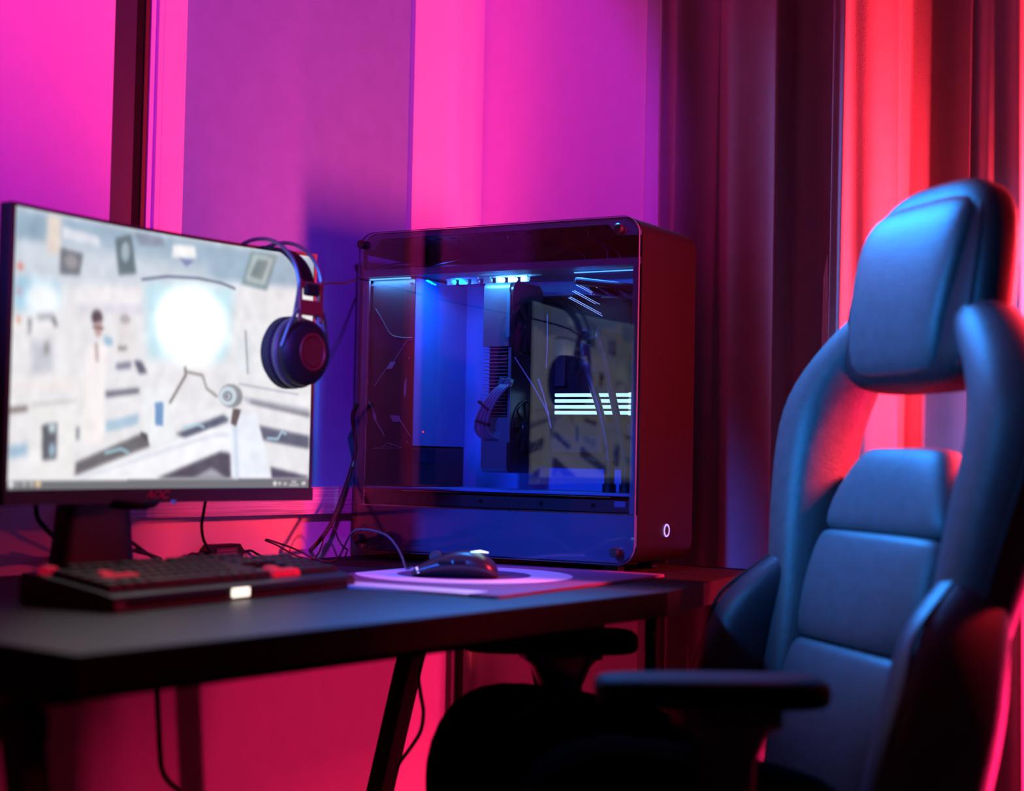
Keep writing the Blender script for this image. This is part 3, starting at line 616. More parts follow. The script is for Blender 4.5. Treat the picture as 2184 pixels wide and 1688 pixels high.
# the picture: flat print, painted into vertex colours of the screen grid
SCREEN = [
 ('P', 0.8, (0.6, 0.7, 0.78), [(0.0, 1.0), (1.0, 1.0), (1.001, 0.865), (0.001, 0.803)]),
 ('P', 2, (0.8, 0.84, 0.88), [(0.0, 0.915), (0.366, 0.907), (0.636, 0.887), (0.637, 0.813), (0.001, 0.726)]),
 ('P', 0.6, (0.9, 0.84, 0.8), [(0.102, 0.994), (0.144, 0.991), (0.145, 0.853), (0.1, 0.854)]),
 ('P', 0.6, (0.55, 0.66, 0.74), [(0.005, 0.965), (0.094, 0.974), (0.092, 0.895), (0.006, 0.888)]),
 ('P', 0.5, (0.86, 0.88, 0.92), [(0.15, 0.96), (0.267, 0.945), (0.27, 0.908), (0.15, 0.916)]),
 ('P', 0.5, (0.52, 0.56, 0.64), [(0.378, 0.983), (0.476, 0.986), (0.49, 0.951), (0.404, 0.939)]),
 ('P', 0.4, (0.95, 0.95, 0.95), [(0.513, 0.965), (0.586, 0.973), (0.593, 0.926), (0.51, 0.912)]),
 ('P', 1.2, (0.6, 0.8, 0.9), [(0.007, 0.755), (0.146, 0.755), (0.149, 0.661), (0.007, 0.629)]),
 ('E', 1.5, (0.97, 0.99, 1.0), [(0.096, 0.68), (0.152, 0.691), (0.096, 0.609)]),
 ('P', 1.0, (0.95, 0.93, 0.94), [(0.203, 0.744), (0.418, 0.771), (0.419, 0.717), (0.203, 0.7)]),
 ('P', 1.0, (0.86, 0.84, 0.9), [(0.204, 0.678), (0.419, 0.709), (0.419, 0.678), (0.204, 0.656)]),
 ('P', 1.5, (0.74, 0.9, 0.95), [(0.421, 0.803), (0.725, 0.821), (0.705, 0.526), (0.44, 0.509)]),
 ('E', 2.5, (1.25, 1.25, 1.25), [(0.581, 0.656), (0.696, 0.675), (0.582, 0.511)]),
 ('L', 0.3, (0.28, 0.3, 0.42), 7, [(0.412, 0.809), (0.497, 0.835), (0.601, 0.845), (0.68, 0.838), (0.728, 0.822)]),
 ('P', 0.4, (0.42, 0.44, 0.47), [(0.145, 0.882), (0.217, 0.873), (0.209, 0.79), (0.143, 0.783)]),
 ('E', 0.4, (0.58, 0.56, 0.58), [(0.179, 0.835), (0.2, 0.84), (0.18, 0.81)]),
 ('P', 0.4, (0.36, 0.43, 0.46), [(0.319, 0.95), (0.373, 0.978), (0.393, 0.828), (0.335, 0.812)]),
 ('E', 0.5, (0.62, 0.7, 0.74), [(0.355, 0.905), (0.369, 0.908), (0.355, 0.866)]),
 ('P', 0.4, (0.5, 0.58, 0.6), [(0.78, 0.989), (0.872, 0.983), (0.838, 0.83), (0.749, 0.845)]),
 ('P', 0.4, (0.68, 0.74, 0.74), [(0.788, 0.976), (0.858, 0.972), (0.83, 0.85), (0.762, 0.861)]),
 ('P', 0.4, (0.46, 0.52, 0.53), [(0.804, 0.96), (0.843, 0.956), (0.82, 0.874), (0.777, 0.882)]),
 ('P', 0.3, (0.5, 0.52, 0.7), [(0.534, 0.913), (0.59, 0.916), (0.56, 0.885)]),
 ('E', 0.5, (0.86, 0.5, 0.45), [(0.02, 0.789), (0.03, 0.792), (0.02, 0.775)]),
 ('E', 0.5, (0.75, 0.7, 0.8), [(0.02, 0.702), (0.03, 0.703), (0.02, 0.684)]),
 ('E', 0.5, (0.85, 0.6, 0.5), [(0.02, 0.599), (0.027, 0.601), (0.02, 0.585)]),
 ('P', 0.6, (0.5, 0.5, 0.54), [(0.077, 0.625), (0.129, 0.634), (0.13, 0.621), (0.077, 0.609)]),
 ('P', 0.5, (0.45, 0.45, 0.48), [(0.05, 0.608), (0.061, 0.613), (0.058, 0.552), (0.052, 0.551)]),
 ('P', 0.5, (0.45, 0.45, 0.48), [(0.121, 0.62), (0.132, 0.629), (0.144, 0.595), (0.135, 0.586)]),
 ('P', 0.8, (0.78, 0.79, 0.83), [(0.058, 0.531), (0.13, 0.542), (0.136, 0.426), (0.064, 0.411)]),
 ('P', 0.6, (0.5, 0.47, 0.46), [(0.105, 0.531), (0.116, 0.532), (0.116, 0.489), (0.105, 0.488)]),
 ('P', 0.8, (0.93, 0.9, 0.9), [(0.006, 0.383), (0.223, 0.418), (0.223, 0.37), (0.006, 0.334)]),
 ('P', 0.6, (0.97, 0.94, 0.94), [(0.246, 0.536), (0.306, 0.545), (0.302, 0.393), (0.299, 0.165), (0.236, 0.162), (0.229, 0.385)]),
 ('E', 0.4, (0.3, 0.24, 0.27), [(0.268, 0.643), (0.286, 0.646), (0.268, 0.614)]),
 ('E', 0.4, (0.74, 0.6, 0.57), [(0.274, 0.6), (0.287, 0.602), (0.274, 0.57)]),
 ('L', 0.3, (0.35, 0.25, 0.28), 5, [(0.256, 0.604), (0.29, 0.604)]),
 ('L', 0.4, (0.5, 0.36, 0.36), 8, [(0.268, 0.543), (0.273, 0.48)]),
 ('P', 0.5, (0.6, 0.74, 0.82), [(0.291, 0.58), (0.321, 0.57), (0.322, 0.539), (0.294, 0.543)]),
 ('P', 0.6, (0.9, 0.88, 0.88), [(0.336, 0.664), (0.384, 0.664), (0.394, 0.503), (0.337, 0.496)]),
 ('E', 0.5, (0.7, 0.68, 0.7), [(0.36, 0.648), (0.377, 0.651), (0.36, 0.629)]),
 ('P', 0.4, (0.52, 0.5, 0.5), [(0.34, 0.542), (0.368, 0.546), (0.369, 0.53), (0.34, 0.525)]),
 ('P', 0.5, (0.52, 0.52, 0.6), [(0.334, 0.476), (0.385, 0.49), (0.385, 0.461), (0.335, 0.451)]),
 ('P', 0.5, (0.34, 0.35, 0.42), [(0.391, 0.495), (0.42, 0.491), (0.44, 0.446), (0.411, 0.444)]),
 ('P', 0.4, (0.5, 0.45, 0.44), [(0.001, 0.29), (0.057, 0.3), (0.057, 0.278), (0.001, 0.267)]),
 ('P', 0.6, (0.94, 0.93, 0.93), [(0.068, 0.308), (0.211, 0.331), (0.213, 0.035), (0.069, 0.033)]),
 ('P', 0.4, (0.8, 0.78, 0.78), [(0.068, 0.308), (0.211, 0.333), (0.212, 0.322), (0.068, 0.295)]),
 ('P', 0.4, (0.32, 0.33, 0.37), [(0.103, 0.231), (0.151, 0.242), (0.152, 0.111), (0.107, 0.104)]),
 ('E', 0.4, (0.75, 0.82, 0.86), [(0.135, 0.223), (0.146, 0.223), (0.135, 0.204)]),
 ('E', 0.4, (0.6, 0.72, 0.8), [(0.137, 0.143), (0.146, 0.143), (0.137, 0.117)]),
 ('P', 0.6, (0.6, 0.72, 0.82), [(0.002, 0.151), (0.06, 0.168), (0.061, 0.122), (0.002, 0.109)]),
 ('P', 0.4, (0.42, 0.42, 0.48), [(0.302, 0.368), (0.414, 0.389), (0.414, 0.368), (0.304, 0.343)]),
 ('P', 0.5, (0.66, 0.77, 0.85), [(0.305, 0.255), (0.415, 0.289), (0.412, 0.247), (0.308, 0.212)]),
 ('P', 0.4, (0.4, 0.42, 0.45), [(0.212, 0.228), (0.223, 0.23), (0.223, 0.184), (0.212, 0.182)]),
 ('P', 0.5, (0.94, 0.95, 0.96), [(0.427, 0.39), (0.534, 0.393), (0.536, 0.18), (0.432, 0.163)]),
 ('P', 0.3, (0.42, 0.58, 0.78), [(0.467, 0.335), (0.495, 0.341), (0.496, 0.244), (0.47, 0.247)]),
 ('P', 0.3, (0.3, 0.27, 0.28), [(0.422, 0.221), (0.445, 0.211), (0.452, 0.164), (0.422, 0.186)]),
 ('P', 0.5, (0.38, 0.37, 0.39), [(0.213, 0.098), (0.422, 0.211), (0.455, 0.164), (0.213, 0.05)]),
 ('L', 0.3, (0.6, 0.78, 0.84), 10, [(0.309, 0.135), (0.358, 0.152), (0.384, 0.138)]),
 ('P', 0.5, (0.32, 0.34, 0.42), [(0.539, 0.216), (0.699, 0.3), (0.725, 0.277), (0.577, 0.194)]),
 ('L', 0.3, (0.66, 0.84, 0.9), 9, [(0.563, 0.238), (0.612, 0.257), (0.634, 0.246)]),
 ('P', 0.5, (0.95, 0.95, 0.96), [(0.535, 0.28), (0.684, 0.332), (0.699, 0.309), (0.535, 0.248)]),
 ('P', 0.4, (0.97, 0.97, 0.99), [(0.207, 0.033), (0.655, 0.238), (0.744, 0.257), (0.745, 0.161), (0.7, 0.154), (0.463, 0.037)]),
 ('L', 0.5, (0.8, 0.82, 0.88), 8, [(0.231, 0.039), (0.67, 0.215), (0.729, 0.219)]),
 ('P', 0.4, (0.3, 0.28, 0.33), [(0.476, 0.037), (0.693, 0.148), (0.739, 0.139), (0.742, 0.037)]),
 ('P', 0.5, (0.62, 0.62, 0.66), [(0.599, 0.037), (0.664, 0.083), (0.716, 0.039)]),
 ('P', 0.4, (0.7, 0.72, 0.76), [(0.762, 0.381), (0.997, 0.34), (0.997, 0.309), (0.778, 0.35)]),
 ('P', 0.5, (0.5, 0.48, 0.52), [(0.789, 0.366), (0.997, 0.322), (0.997, 0.304), (0.789, 0.353)]),
 ('L', 0.3, (0.62, 0.62, 0.7), 5, [(0.75, 0.43), (0.956, 0.4)]),
 ('P', 0.4, (0.34, 0.35, 0.42), [(0.817, 0.262), (0.998, 0.223), (0.999, 0.167), (0.837, 0.2)]),
 ('L', 0.3, (0.66, 0.82, 0.88), 9, [(0.853, 0.208), (0.889, 0.206), (0.901, 0.237), (0.917, 0.229)]),
 ('P', 0.4, (0.28, 0.26, 0.34), [(0.866, 0.088), (1.0, 0.048), (1.0, 0.039), (0.87, 0.038)]),
 ('P', 0.4, (0.93, 0.95, 0.99), [(0.718, 0.285), (0.813, 0.313), (0.87, 0.039), (0.732, 0.037)]),
 ('L', 0.6, (0.72, 0.78, 0.86), 14, [(0.74, 0.253), (0.753, 0.043)]),
 ('L', 0.3, (0.48, 0.44, 0.42), 11, [(0.518, 0.339), (0.568, 0.452), (0.565, 0.48)]),
 ('L', 0.3, (0.55, 0.52, 0.5), 9, [(0.568, 0.465), (0.625, 0.455), (0.64, 0.403), (0.676, 0.373)]),
 ('E', 0.3, (0.55, 0.56, 0.58), [(0.724, 0.378), (0.764, 0.381), (0.725, 0.329)]),
 ('E', 0.3, (0.8, 0.86, 0.9), [(0.713, 0.378), (0.743, 0.381), (0.713, 0.339)]),
 ('E', 0.3, (0.42, 0.44, 0.48), [(0.712, 0.376), (0.728, 0.378), (0.712, 0.356)]),
 ('E', 0.3, (0.9, 0.92, 0.95), [(0.712, 0.376), (0.722, 0.377), (0.712, 0.364)]),
 ('E', 0.2, (0.2, 0.2, 0.24), [(0.71, 0.375), (0.715, 0.375), (0.71, 0.368)]),
 ('P', 0.3, (0.36, 0.32, 0.3), [(0.732, 0.328), (0.76, 0.323), (0.744, 0.253), (0.725, 0.265)]),
 ('P', 0.5, (0.88, 0.9, 0.92), [(0.734, 0.63), (0.787, 0.621), (0.796, 0.469), (0.742, 0.489)]),
 ('L', 0.3, (0.5, 0.5, 0.5), 6, [(0.768, 0.652), (0.78, 0.476)]),
 ('P', 0.25, (0.4, 0.41, 0.43), [(-0.003, 0.03), (1.003, 0.039), (1.003, -0.004), (-0.003, -0.004)]),
 ('E', 0.3, (0.92, 0.92, 0.92), [(0.013, 0.019), (0.022, 0.019), (0.013, 0.007)]),
 ('E', 0.3, (0.62, 0.62, 0.64), [(0.033, 0.019), (0.04, 0.019), (0.033, 0.011)]),
 ('E', 0.3, (0.72, 0.72, 0.72), [(0.054, 0.02), (0.061, 0.02), (0.054, 0.01)]),
 ('E', 0.3, (0.74, 0.74, 0.74), [(0.076, 0.02), (0.083, 0.02), (0.076, 0.011)]),
 ('E', 0.3, (0.92, 0.78, 0.6), [(0.097, 0.02), (0.106, 0.02), (0.097, 0.009)]),
 ('E', 0.2, (0.88, 0.88, 0.88), [(0.883, 0.018), (0.89, 0.018), (0.883, 0.008)]),
 ('E', 0.2, (0.8, 0.8, 0.8), [(0.9, 0.018), (0.906, 0.018), (0.9, 0.011)]),
 ('P', 0.2, (0.82, 0.82, 0.82), [(0.912, 0.022), (0.925, 0.022), (0.925, 0.012), (0.912, 0.012)]),
 ('P', 0.2, (0.86, 0.86, 0.86), [(0.94, 0.029), (0.958, 0.029), (0.958, 0.023), (0.94, 0.023)]),
 ('P', 0.2, (0.8, 0.8, 0.8), [(0.932, 0.014), (0.966, 0.014), (0.966, 0.008), (0.932, 0.008)]),
 ('P', 0.2, (0.86, 0.86, 0.86), [(0.975, 0.026), (0.989, 0.027), (0.989, 0.011), (0.975, 0.011)]),
]

NX, NY = 512, 300
gx, gy = np.meshgrid(np.linspace(0, 1, NX), np.linspace(0, 1, NY)); AX, AY = NX, NY
px = gx*NX; py = gy*NY
img = np.ones((NY, NX, 3))*np.array([.915, .91, .92])
def blur(a, r):
    r = int(round(r*4.5))
    if r < 1: return a
    for _ in range(2):
        for ax in (0, 1):
            p = np.pad(a, [(r+1, r) if k == ax else (0, 0) for k in (0, 1)], mode='edge'); c = np.cumsum(p, axis=ax)
            a = (np.take(c, range(2*r+1, c.shape[ax]), axis=ax)-np.take(c, range(0, c.shape[ax]-2*r-1), axis=ax))/(2*r+1)
    return a
def inside(poly):
    k = np.zeros(px.shape, bool); n = len(poly)
    for i in range(n):
        x0, y0 = poly[i]; x1, y1 = poly[(i+1) % n]
        if y0 == y1: continue
        c = ((y0 > py) != (y1 > py)) & (px < (x1-x0)*(py-y0)/(y1-y0)+x0); k ^= c
    return k
def segd(a, b):
    dx, dy = b[0]-a[0], b[1]-a[1]; L2 = dx*dx+dy*dy+1e-9
    t = np.clip(((px-a[0])*dx+(py-a[1])*dy)/L2, 0, 1); return np.hypot(px-a[0]-t*dx, py-a[1]-t*dy)
for s_ in SCREEN:
    kind, bl_, col = s_[:3]; pts = [(p[0]*NX, p[1]*NY) for p in s_[-1]]
    if kind == 'P': mk = inside(pts).astype(float)
    elif kind == 'E':
        (cx, cy), (ax, _), (_, by) = pts; mk = (((px-cx)/(abs(ax-cx)+1e-6))**2+((py-cy)/(abs(by-cy)+1e-6))**2 < 1).astype(float)
    else:
        wd = s_[3]*NX/1500; mk = np.zeros(px.shape)
        for a, b_ in zip(pts, pts[1:]): mk = np.maximum(mk, np.clip(wd/2+.5-segd(a, b_), 0, 1))
    mk = blur(mk, bl_)[..., None]; img = img*(1-mk)+(np.array(col)*.90+.09)*mk if max(col) < 1.1 else img*(1-mk)+np.array(col)*mk
rs = np.random.RandomState(3)
gr = blur(rs.rand(NY, NX), 1.2); gr = (gr-gr.mean())/gr.std(); fade = ((gy > .05)*1.)[..., None]
img = np.clip(img+gr[..., None]*.012*fade, 0, 1.3)
xs = np.linspace(-hw+.0075, hw-.0045, NX); zs = np.linspace(MZ0+.0190, MZ1-.0045, NY)
off = RAD-math.sqrt(RAD*RAD-(MW/2)**2)
X, Z = np.meshgrid(xs, zs); Y = -off*(2*X/MW)**2+off+.0005
co = np.stack([X, Y, Z-TOP], -1).reshape(-1, 3)
idx = np.arange(NX*NY).reshape(NY, NX)
quads = np.stack([idx[:-1, :-1], idx[:-1, 1:], idx[1:, 1:], idx[1:, :-1]], -1).reshape(-1, 4)
me = bpy.data.meshes.new('screen'); me.vertices.add(len(co)); me.vertices.foreach_set('co', co.ravel())
me.loops.add(quads.size); me.loops.foreach_set('vertex_index', quads.ravel()); me.polygons.add(len(quads))
me.polygons.foreach_set('loop_start', np.arange(0, quads.size, 4)); me.update(); me.validate()
ca_ = me.color_attributes.new('picture', 'FLOAT_COLOR', 'POINT')
lin = np.where(img <= .04045, img/12.92, ((img+.055)/1.055)**2.4)
ca_.data.foreach_set('color', np.concatenate([lin.reshape(-1, 3), np.ones((NX*NY, 1))], 1).ravel().astype(np.float32))
M = bpy.data.materials.new('screen_picture'); M.use_nodes = True; nt = M.node_tree; bs = nt.nodes['Principled BSDF']
at_ = nt.nodes.new('ShaderNodeAttribute'); at_.attribute_name = 'picture'
nt.links.new(at_.outputs['Color'], bs.inputs['Emission Color']); bs.inputs['Emission Strength'].default_value = 1.03
bs.inputs['Base Color'].default_value = (.01, .01, .01, 1); bs.inputs['Roughness'].default_value = .5; bs.inputs['Specular IOR Level'].default_value = .2
me.materials.append(M); so = bpy.data.objects.new('screen', me); COL.objects.link(so); so.parent = mon
so['label'] = 'bright screen picture of a white laboratory hall'
# lettering on the chin, joystick knob, hump, stand
def text_mesh(name, body, size, Mx, mt, parent, shear=0., ext=.0004):
    cu = bpy.data.curves.new(name, 'FONT'); cu.body = body; cu.size = size; cu.extrude = ext; cu.align_x = 'CENTER'; cu.align_y = 'CENTER'; cu.shear = shear
    t = bpy.data.objects.new(name, cu); COL.objects.link(t); dg = bpy.context.evaluated_depsgraph_get()
    me_ = bpy.data.meshes.new_from_object(t.evaluated_get(dg)); bpy.data.objects.remove(t)
    me_.transform(Mx); me_.materials.clear(); me_.materials.append(mt)
    o = bpy.data.objects.new(name, me_); COL.objects.link(o); o.parent = parent; return o
xk = .013
text_mesh('lettering', 'AOC', .0155, Matrix.Translation((-.012, my(-.012)+off-.0045, MZ0+.0102-TOP)) @ Matrix.Rotation(R(90), 4, 'X') @ Matrix.Scale(1.15, 4, (1, 0, 0)), mat('red_lettering', (.75, .01, .04), .5, emit=(1, .01, .05), estr=.03), mon, .3)
mb = MB(); mb.cyl((.002, .0, MZ0-.001-TOP), (.002, .0, MZ0+.004-TOP), .0035, seg=16); mb.build('joystick', mat('grey_knob', (.25, .3, .45), .3), mon, smooth=True)
mb = MB(); mb.rings([[Vector((-.05+.045*math.cos(t)*k, .022+.02*math.sin(t)*k, MZ0+.004-TOP-h)) for t in [2*PI*i/24 for i in range(24)]] for k, h in ((1, 0), (.98, .004), (.8, .010), (.5, .013))]); mb.build('control_hump', blackpl_m, mon, smooth=True)
mb = MB(); mb.rings([[Vector((x, y, z)) for x, y in sring(-.055, yy, hx, hy, 24, 5)] for yy, z, hx, hy in ((.095, .016, .066, .018), (.095, .10, .055, .018), (.09, .20, .050, .016), (.09, .30, .045, .014))]); mb.build('stand_column', blackpl_m, mon, smooth=True)
mb = MB(); mb.box((-.055, .068, .23), (.12, .046, .12), bevel=.008); mb.build('mount_block', blackpl_m, mon, smooth=True)
mb = MB(); mb.prism([(-.20, -.045), (-.185, -.055), (-.05, -.03), (.085, -.055), (.10, -.045), (.04, .12), (-.15, .12)], 'z', 0.0005, .016); mb.build('stand_base', blackpl_m, mon)

# ---------------------------------------------------------------- headphones over the right end of the monitor
hk = .842; hp0 = ML+(MR-ML)*hk
hp = empty('headset', (hp0.x, hp0.y, MZ1), math.atan2(MDIR.y, MDIR.x), 'black and dark red headset hung over the top right of the monitor', 'headphones')
# local: x along the monitor, -y toward the screen side, z from the monitor's top edge
def arcpts(x, r0=.082, top=.010, y0=.012):
    out = []
    for k in range(15):
        a = PI*k/14
        out.append((x, y0-math.cos(a)*r0, top-.075+.075*math.sin(a)+(0 if math.sin(a) > .2 else 0)))
    return out
for x in (-.026, .022):
    pts = [(x*.9, -.060, -.105)]+arcpts(x)+[(x*.9, .084, -.105)]
    mb = MB(); mb.tube(pts, .0030, seg=8, smooth=4); mb.build('steel_band', steel_m, hp, smooth=True)
mb = MB(); rg = []
for k in range(25):
    a = PI*(.06+.88*k/24); r0 = .0755; y = .012-math.cos(a)*r0; z = -.067+.068*math.sin(a)
    rg.append([Vector((-.017, y, z)), Vector((.015, y, z)), Vector((.015, y*.97, z-.0035)), Vector((-.017, y*.97, z-.0035))])
mb.rings(rg); mb.build('head_strap', matt_m, hp, smooth=True)
for sgn, lab in ((-1, 'front'), (1, 'rear')):
    yb = .012+sgn*.083
    mb = MB()
    mb.box((-.002, yb, -.092), (.050, .006, .022), bevel=.002)
    mb.box((-.002, yb, -.060), (.046, .005, .010), bevel=.002)
    mb.box((-.024, yb, -.082), (.006, .005, .062), bevel=.002); mb.box((.020, yb, -.082), (.006, .005, .062), bevel=.002)
    mb.build('slider_bracket', red_pl_m, hp)
    mb = MB(); mb.box((-.002, yb+sgn*.001, -.066), (.028, .009, .018), bevel=.003); mb.build('strap_clip', matt_m, hp)
    # fork
    for q_ in (-1, 1):
        mb = MB(); mb.tube([(q_*.026-.002, yb, -.095), (q_*.038-.002, yb-sgn*.004, -.118), (q_*.0485-.001, yb-sgn*.010, -.150)], .0026, seg=8); mb.build('yoke', steel_m, hp, smooth=True)
    Mc = Matrix.Translation((0, yb-sgn*.016, -.155)) @ Matrix.Rotation(R(-90*sgn), 4, 'X') @ Matrix.Rotation(0, 4, 'Z')
    Mc = Matrix.Translation((0, yb-sgn*.020, -.155)) @ Matrix.Rotation(R(90 if sgn < 0 else -90), 4, 'X')
    mb = MB(); mb.lathe([(.0, .0), (.048, .0), (.049, .005), (.047, .013), (.040, .021), (.030, .024), (.026, .024), (.0, .024)], 40, Mc); cup = mb.build('ear_cup', grille_m, hp, smooth=True)
    mb = MB(); mb.lathe([(.0, .0235), (.022, .0235), (.024, .0262), (.0265, .0262), (.027, .0235)], 40, Mc); mb.build('cup_ring', mat('red_ring', (.16, .006, .012), .5), cup, smooth=True)
    mb = MB(); mb.lathe([(.0, .0255), (.021, .0252), (.0215, .024)], 40, Mc); mb.build('cup_disc', mat('dark_red_disc', (.09, .005, .01), .5, noise=.5, nscale=700), cup, smooth=True)
    mb = MB(); mb.lathe([(.049, .001), (.0515, -.002), (.0515, -.007), (.049, -.009)], 40, Mc); mb.build('cup_rim', mat('grey_cup_rim', (.055, .06, .06), .5), cup, smooth=True)
    mb = MB(); mb.lathe([(.030, -.008), (.046, -.008), (.0525, -.013), (.0525, -.026), (.046, -.034), (.036, -.034), (.030, -.028), (.030, -.008)], 40, Mc); mb.build('ear_cushion', cushion_m, cup, smooth=True)

# ---------------------------------------------------------------- keyboard
KB = Vector((-.436, 1.725, TOP)); KA = R(59.5); KL, KD = .448, .152
kb = empty('keyboard', KB, KA, 'black mechanical keyboard with some red keycaps in front of the monitor', 'keyboard')
kb.rotation_euler = (0, 0, KA)
mb = MB(); mb.prism([(0, .001), (KD, .001), (KD, .030), (KD-.03, .034), (.028, .021), (.004, .016), (0, .010)], 'x', 0, KL)
mb.build('keyboard_body', blackpl_m, kb)
mb = MB(); mb.prism([(-.002, .004), (.03, .004), (.03, .021), (.002, .014), (-.002, .010)], 'x', .02, KL-.02); mb.build('front_lip', matt_m, kb)
mb = MB(); mb.box((.209, -.0030, .0090), (.032, .003, .0110), bevel=.0045, seg=4); mb.build('lit_emblem', glow_w, kb, label='small white glowing emblem at the front')
U = .0190
rows = [[1]*1+['g']+[1]*4+['h']+[1]*4+['h']+[1]*4+['q']+[1]*3, [1]*13+[2]+['q']+[1]*3+['q']+[1]*4, [1.5]+[1]*12+[1.5]+['q']+[1]*3+['q']+[1]*3+[1],
        [1.75]+[1]*11+[2.25]+['q']+['t']+['q']+[1]*4, [2.25]+[1]*10+[2.75]+['q', 'i', 1, 'i', 'q']+[1]*3+[1], [1.25, 1.25, 1.25, 6.25, 1.25, 1.25, 1.25, 1.25, 'q', 1, 1, 1, 'q', 2, 1, 1]]
meshes = {}
def key_mesh(u):
    if u not in meshes:
        k = MB(); w2 = u*U-.0012; d2 = U-.0012
        k.rings([[Vector((x, y, z)) for x, y in ((-w2/2+i, -d2/2+i), (w2/2-i, -d2/2+i), (w2/2-i, d2/2-i), (-w2/2+i, d2/2-i))] for z, i in ((0, 0), (.0055, .0007), (.0090, .0024), (.0094, .0032))])
        bmesh.ops.recalc_face_normals(k.bm, faces=k.bm.faces[:]); me_ = bpy.data.meshes.new('key'); k.bm.to_mesh(me_); k.bm.free(); meshes[u] = me_
    return meshes[u]
red = {(0, 0), (2, 2), (3, 1), (3, 2), (3, 3), (5, 'a'), (5, 'b'), (5, 'c'), (4, 'a')}
redmesh = {}
for r_, row in enumerate(rows):
    x = .014; y = KD-.022-r_*(U-.0002)-(.003 if r_ else 0); z = .0325-.0135*(KD-.03-y)/(KD-.055); col = 0; nav = 0
    for e in row:
        if isinstance(e, str):
            x += {'g': 1*U, 'h': .5*U, 'q': .25*U, 't': 3*U, 'i': 1*U}[e]
            if e == 'q': nav += 1
            continue
        isred = (r_, col) in red or (nav == 1 and ((r_ == 5) or (r_ == 4 and col == 12)))
        me_ = key_mesh(e)
        if isred:
            if e not in redmesh: redmesh[e] = me_.copy(); redmesh[e].materials.append(redkey_m)
            me_ = redmesh[e]
        elif not me_.materials: me_.materials.append(keycap_m)
        o = bpy.data.objects.new('key', me_); COL.objects.link(o); o.parent = kb
        o.location = (x+e*U/2, y, z); o.rotation_euler.x = R(6)
        if isred: o['label'] = 'red keycap'
        x += e*U; col += 1
mb = MB(); mb.tube([(.20, KD, .02), (.20, KD+.03, .02), (.16, KD+.05, .004)], .0022, seg=8); mb.build('lead', cable_m, kb, smooth=True)

# ---------------------------------------------------------------- mouse mat and mouse
pm = bpy.data.materials.new('printed_mat_cloth'); pm.use_nodes = True; nt = pm.node_tree; N_ = nt.nodes; L_ = nt.links; bs = N_['Principled BSDF']
tc = N_.new('ShaderNodeTexCoord'); sx = N_.new('ShaderNodeSeparateXYZ'); L_.new(tc.outputs['Object'], sx.inputs[0])
def mnode(op, a, b=None, c=None):
    k = N_.new('ShaderNodeMath'); k.operation = op
    for i, v in enumerate((a, b, c)):
        if v is None: continue
        if isinstance(v, (int, float)): k.inputs[i].default_value = v
        else: L_.new(v, k.inputs[i])
    return k.outputs[0]
def circ(cx, cy, r):
    dx = mnode('SUBTRACT', sx.outputs[0], cx); dy = mnode('SUBTRACT', sx.outputs[1], cy)
    return mnode('LESS_THAN', mnode('SQRT', mnode('ADD', mnode('MULTIPLY', dx, dx), mnode('MULTIPLY', dy, dy))), r)
PD = R(59.0); pdx = Vector((math.cos(PD), math.sin(PD), 0)); pdy = Vector((-math.sin(PD), math.cos(PD), 0))
PF = at_z(1062, 1274, TOP+.003); PF.z = TOP
padl, padw = .50, .36
def pl_(px_, py_):
    q = at_z(px_, py_, TOP+.004)-PF; return q.dot(pdx), q.dot(pdy)
c0 = pl_(990, 1226)
big = circ(c0[0], c0[1], .162); small = circ(c0[0], c0[1], .100)
ring_ = mnode('SUBTRACT', big, small)
c2 = pl_(742, 1232); left = mnode('LESS_THAN', sx.outputs[0], mnode('MULTIPLY_ADD', sx.outputs[1], .35, -.02))
band = mnode('LESS_THAN', sx.outputs[0], .05)
msk = mnode('MAXIMUM', ring_, mnode('MULTIPLY', band, mnode('GREATER_THAN', sx.outputs[1], .045)))
mix = N_.new('ShaderNodeMix'); mix.data_type = 'RGBA'; L_.new(msk, mix.inputs[0])
mix.inputs[6].default_value = (.14, .05, .15, 1); mix.inputs[7].default_value = (.72, .70, .78, 1)
L_.new(mix.outputs[2], bs.inputs['Base Color']); bs.inputs['Roughness'].default_value = .8
pad = MB(); pad.prism([(a, b_) for a, b_ in rr_poly(0, padl, 0, padw, .012, 5)], 'z', .0005, .0042)
pad = pad.build('mouse_mat', pm); pad.location = PF; pad.rotation_euler.z = PD
tag(pad, 'purple mouse mat printed with a pale ring, lying before the computer case', 'mouse mat')

mo = at_z(972, 1231, TOP+.0045); mo.z = TOP+.0045
ms = empty('computer_mouse', mo, R(173), 'black mouse with a glowing white emblem on its hump, on the mat', 'mouse')
# mouse local: +x toward the buttons (front), z up
rg = []
for x, hwid, h in ((-.062, .008, .010), (-.058, .022, .020), (-.048, .030, .031), (-.030, .033, .039), (-.010, .031, .0405), (.012, .029, .036), (.034, .030, .027), (.052, .031, .018), (.060, .029, .012), (.0625, .022, .008)):
    rg.append([Vector((x, a, b_)) for a, b_ in [(hwid*math.copysign(abs(math.cos(t))**.75, math.cos(t)), h*(.5+.5*math.sin(t)) if math.sin(t) > 0 else h*.5*(1+math.sin(t)*1.0)) for t in [2*PI*k/24 for k in range(24)]]])
mb = MB(); mb.rings(rg); sub(mb.build('mouse_body', mat('soft_black_plastic', (.02, .02, .024), .32, bump=.05), ms, smooth=True, angle=180))
mb = MB(); mb.cyl((.030, -.005, .0285), (.030, .005, .0285), .009, seg=20); mb.build('scroll_wheel', mat('wheel_rubber', (.05, .05, .05), .6), ms, smooth=True)
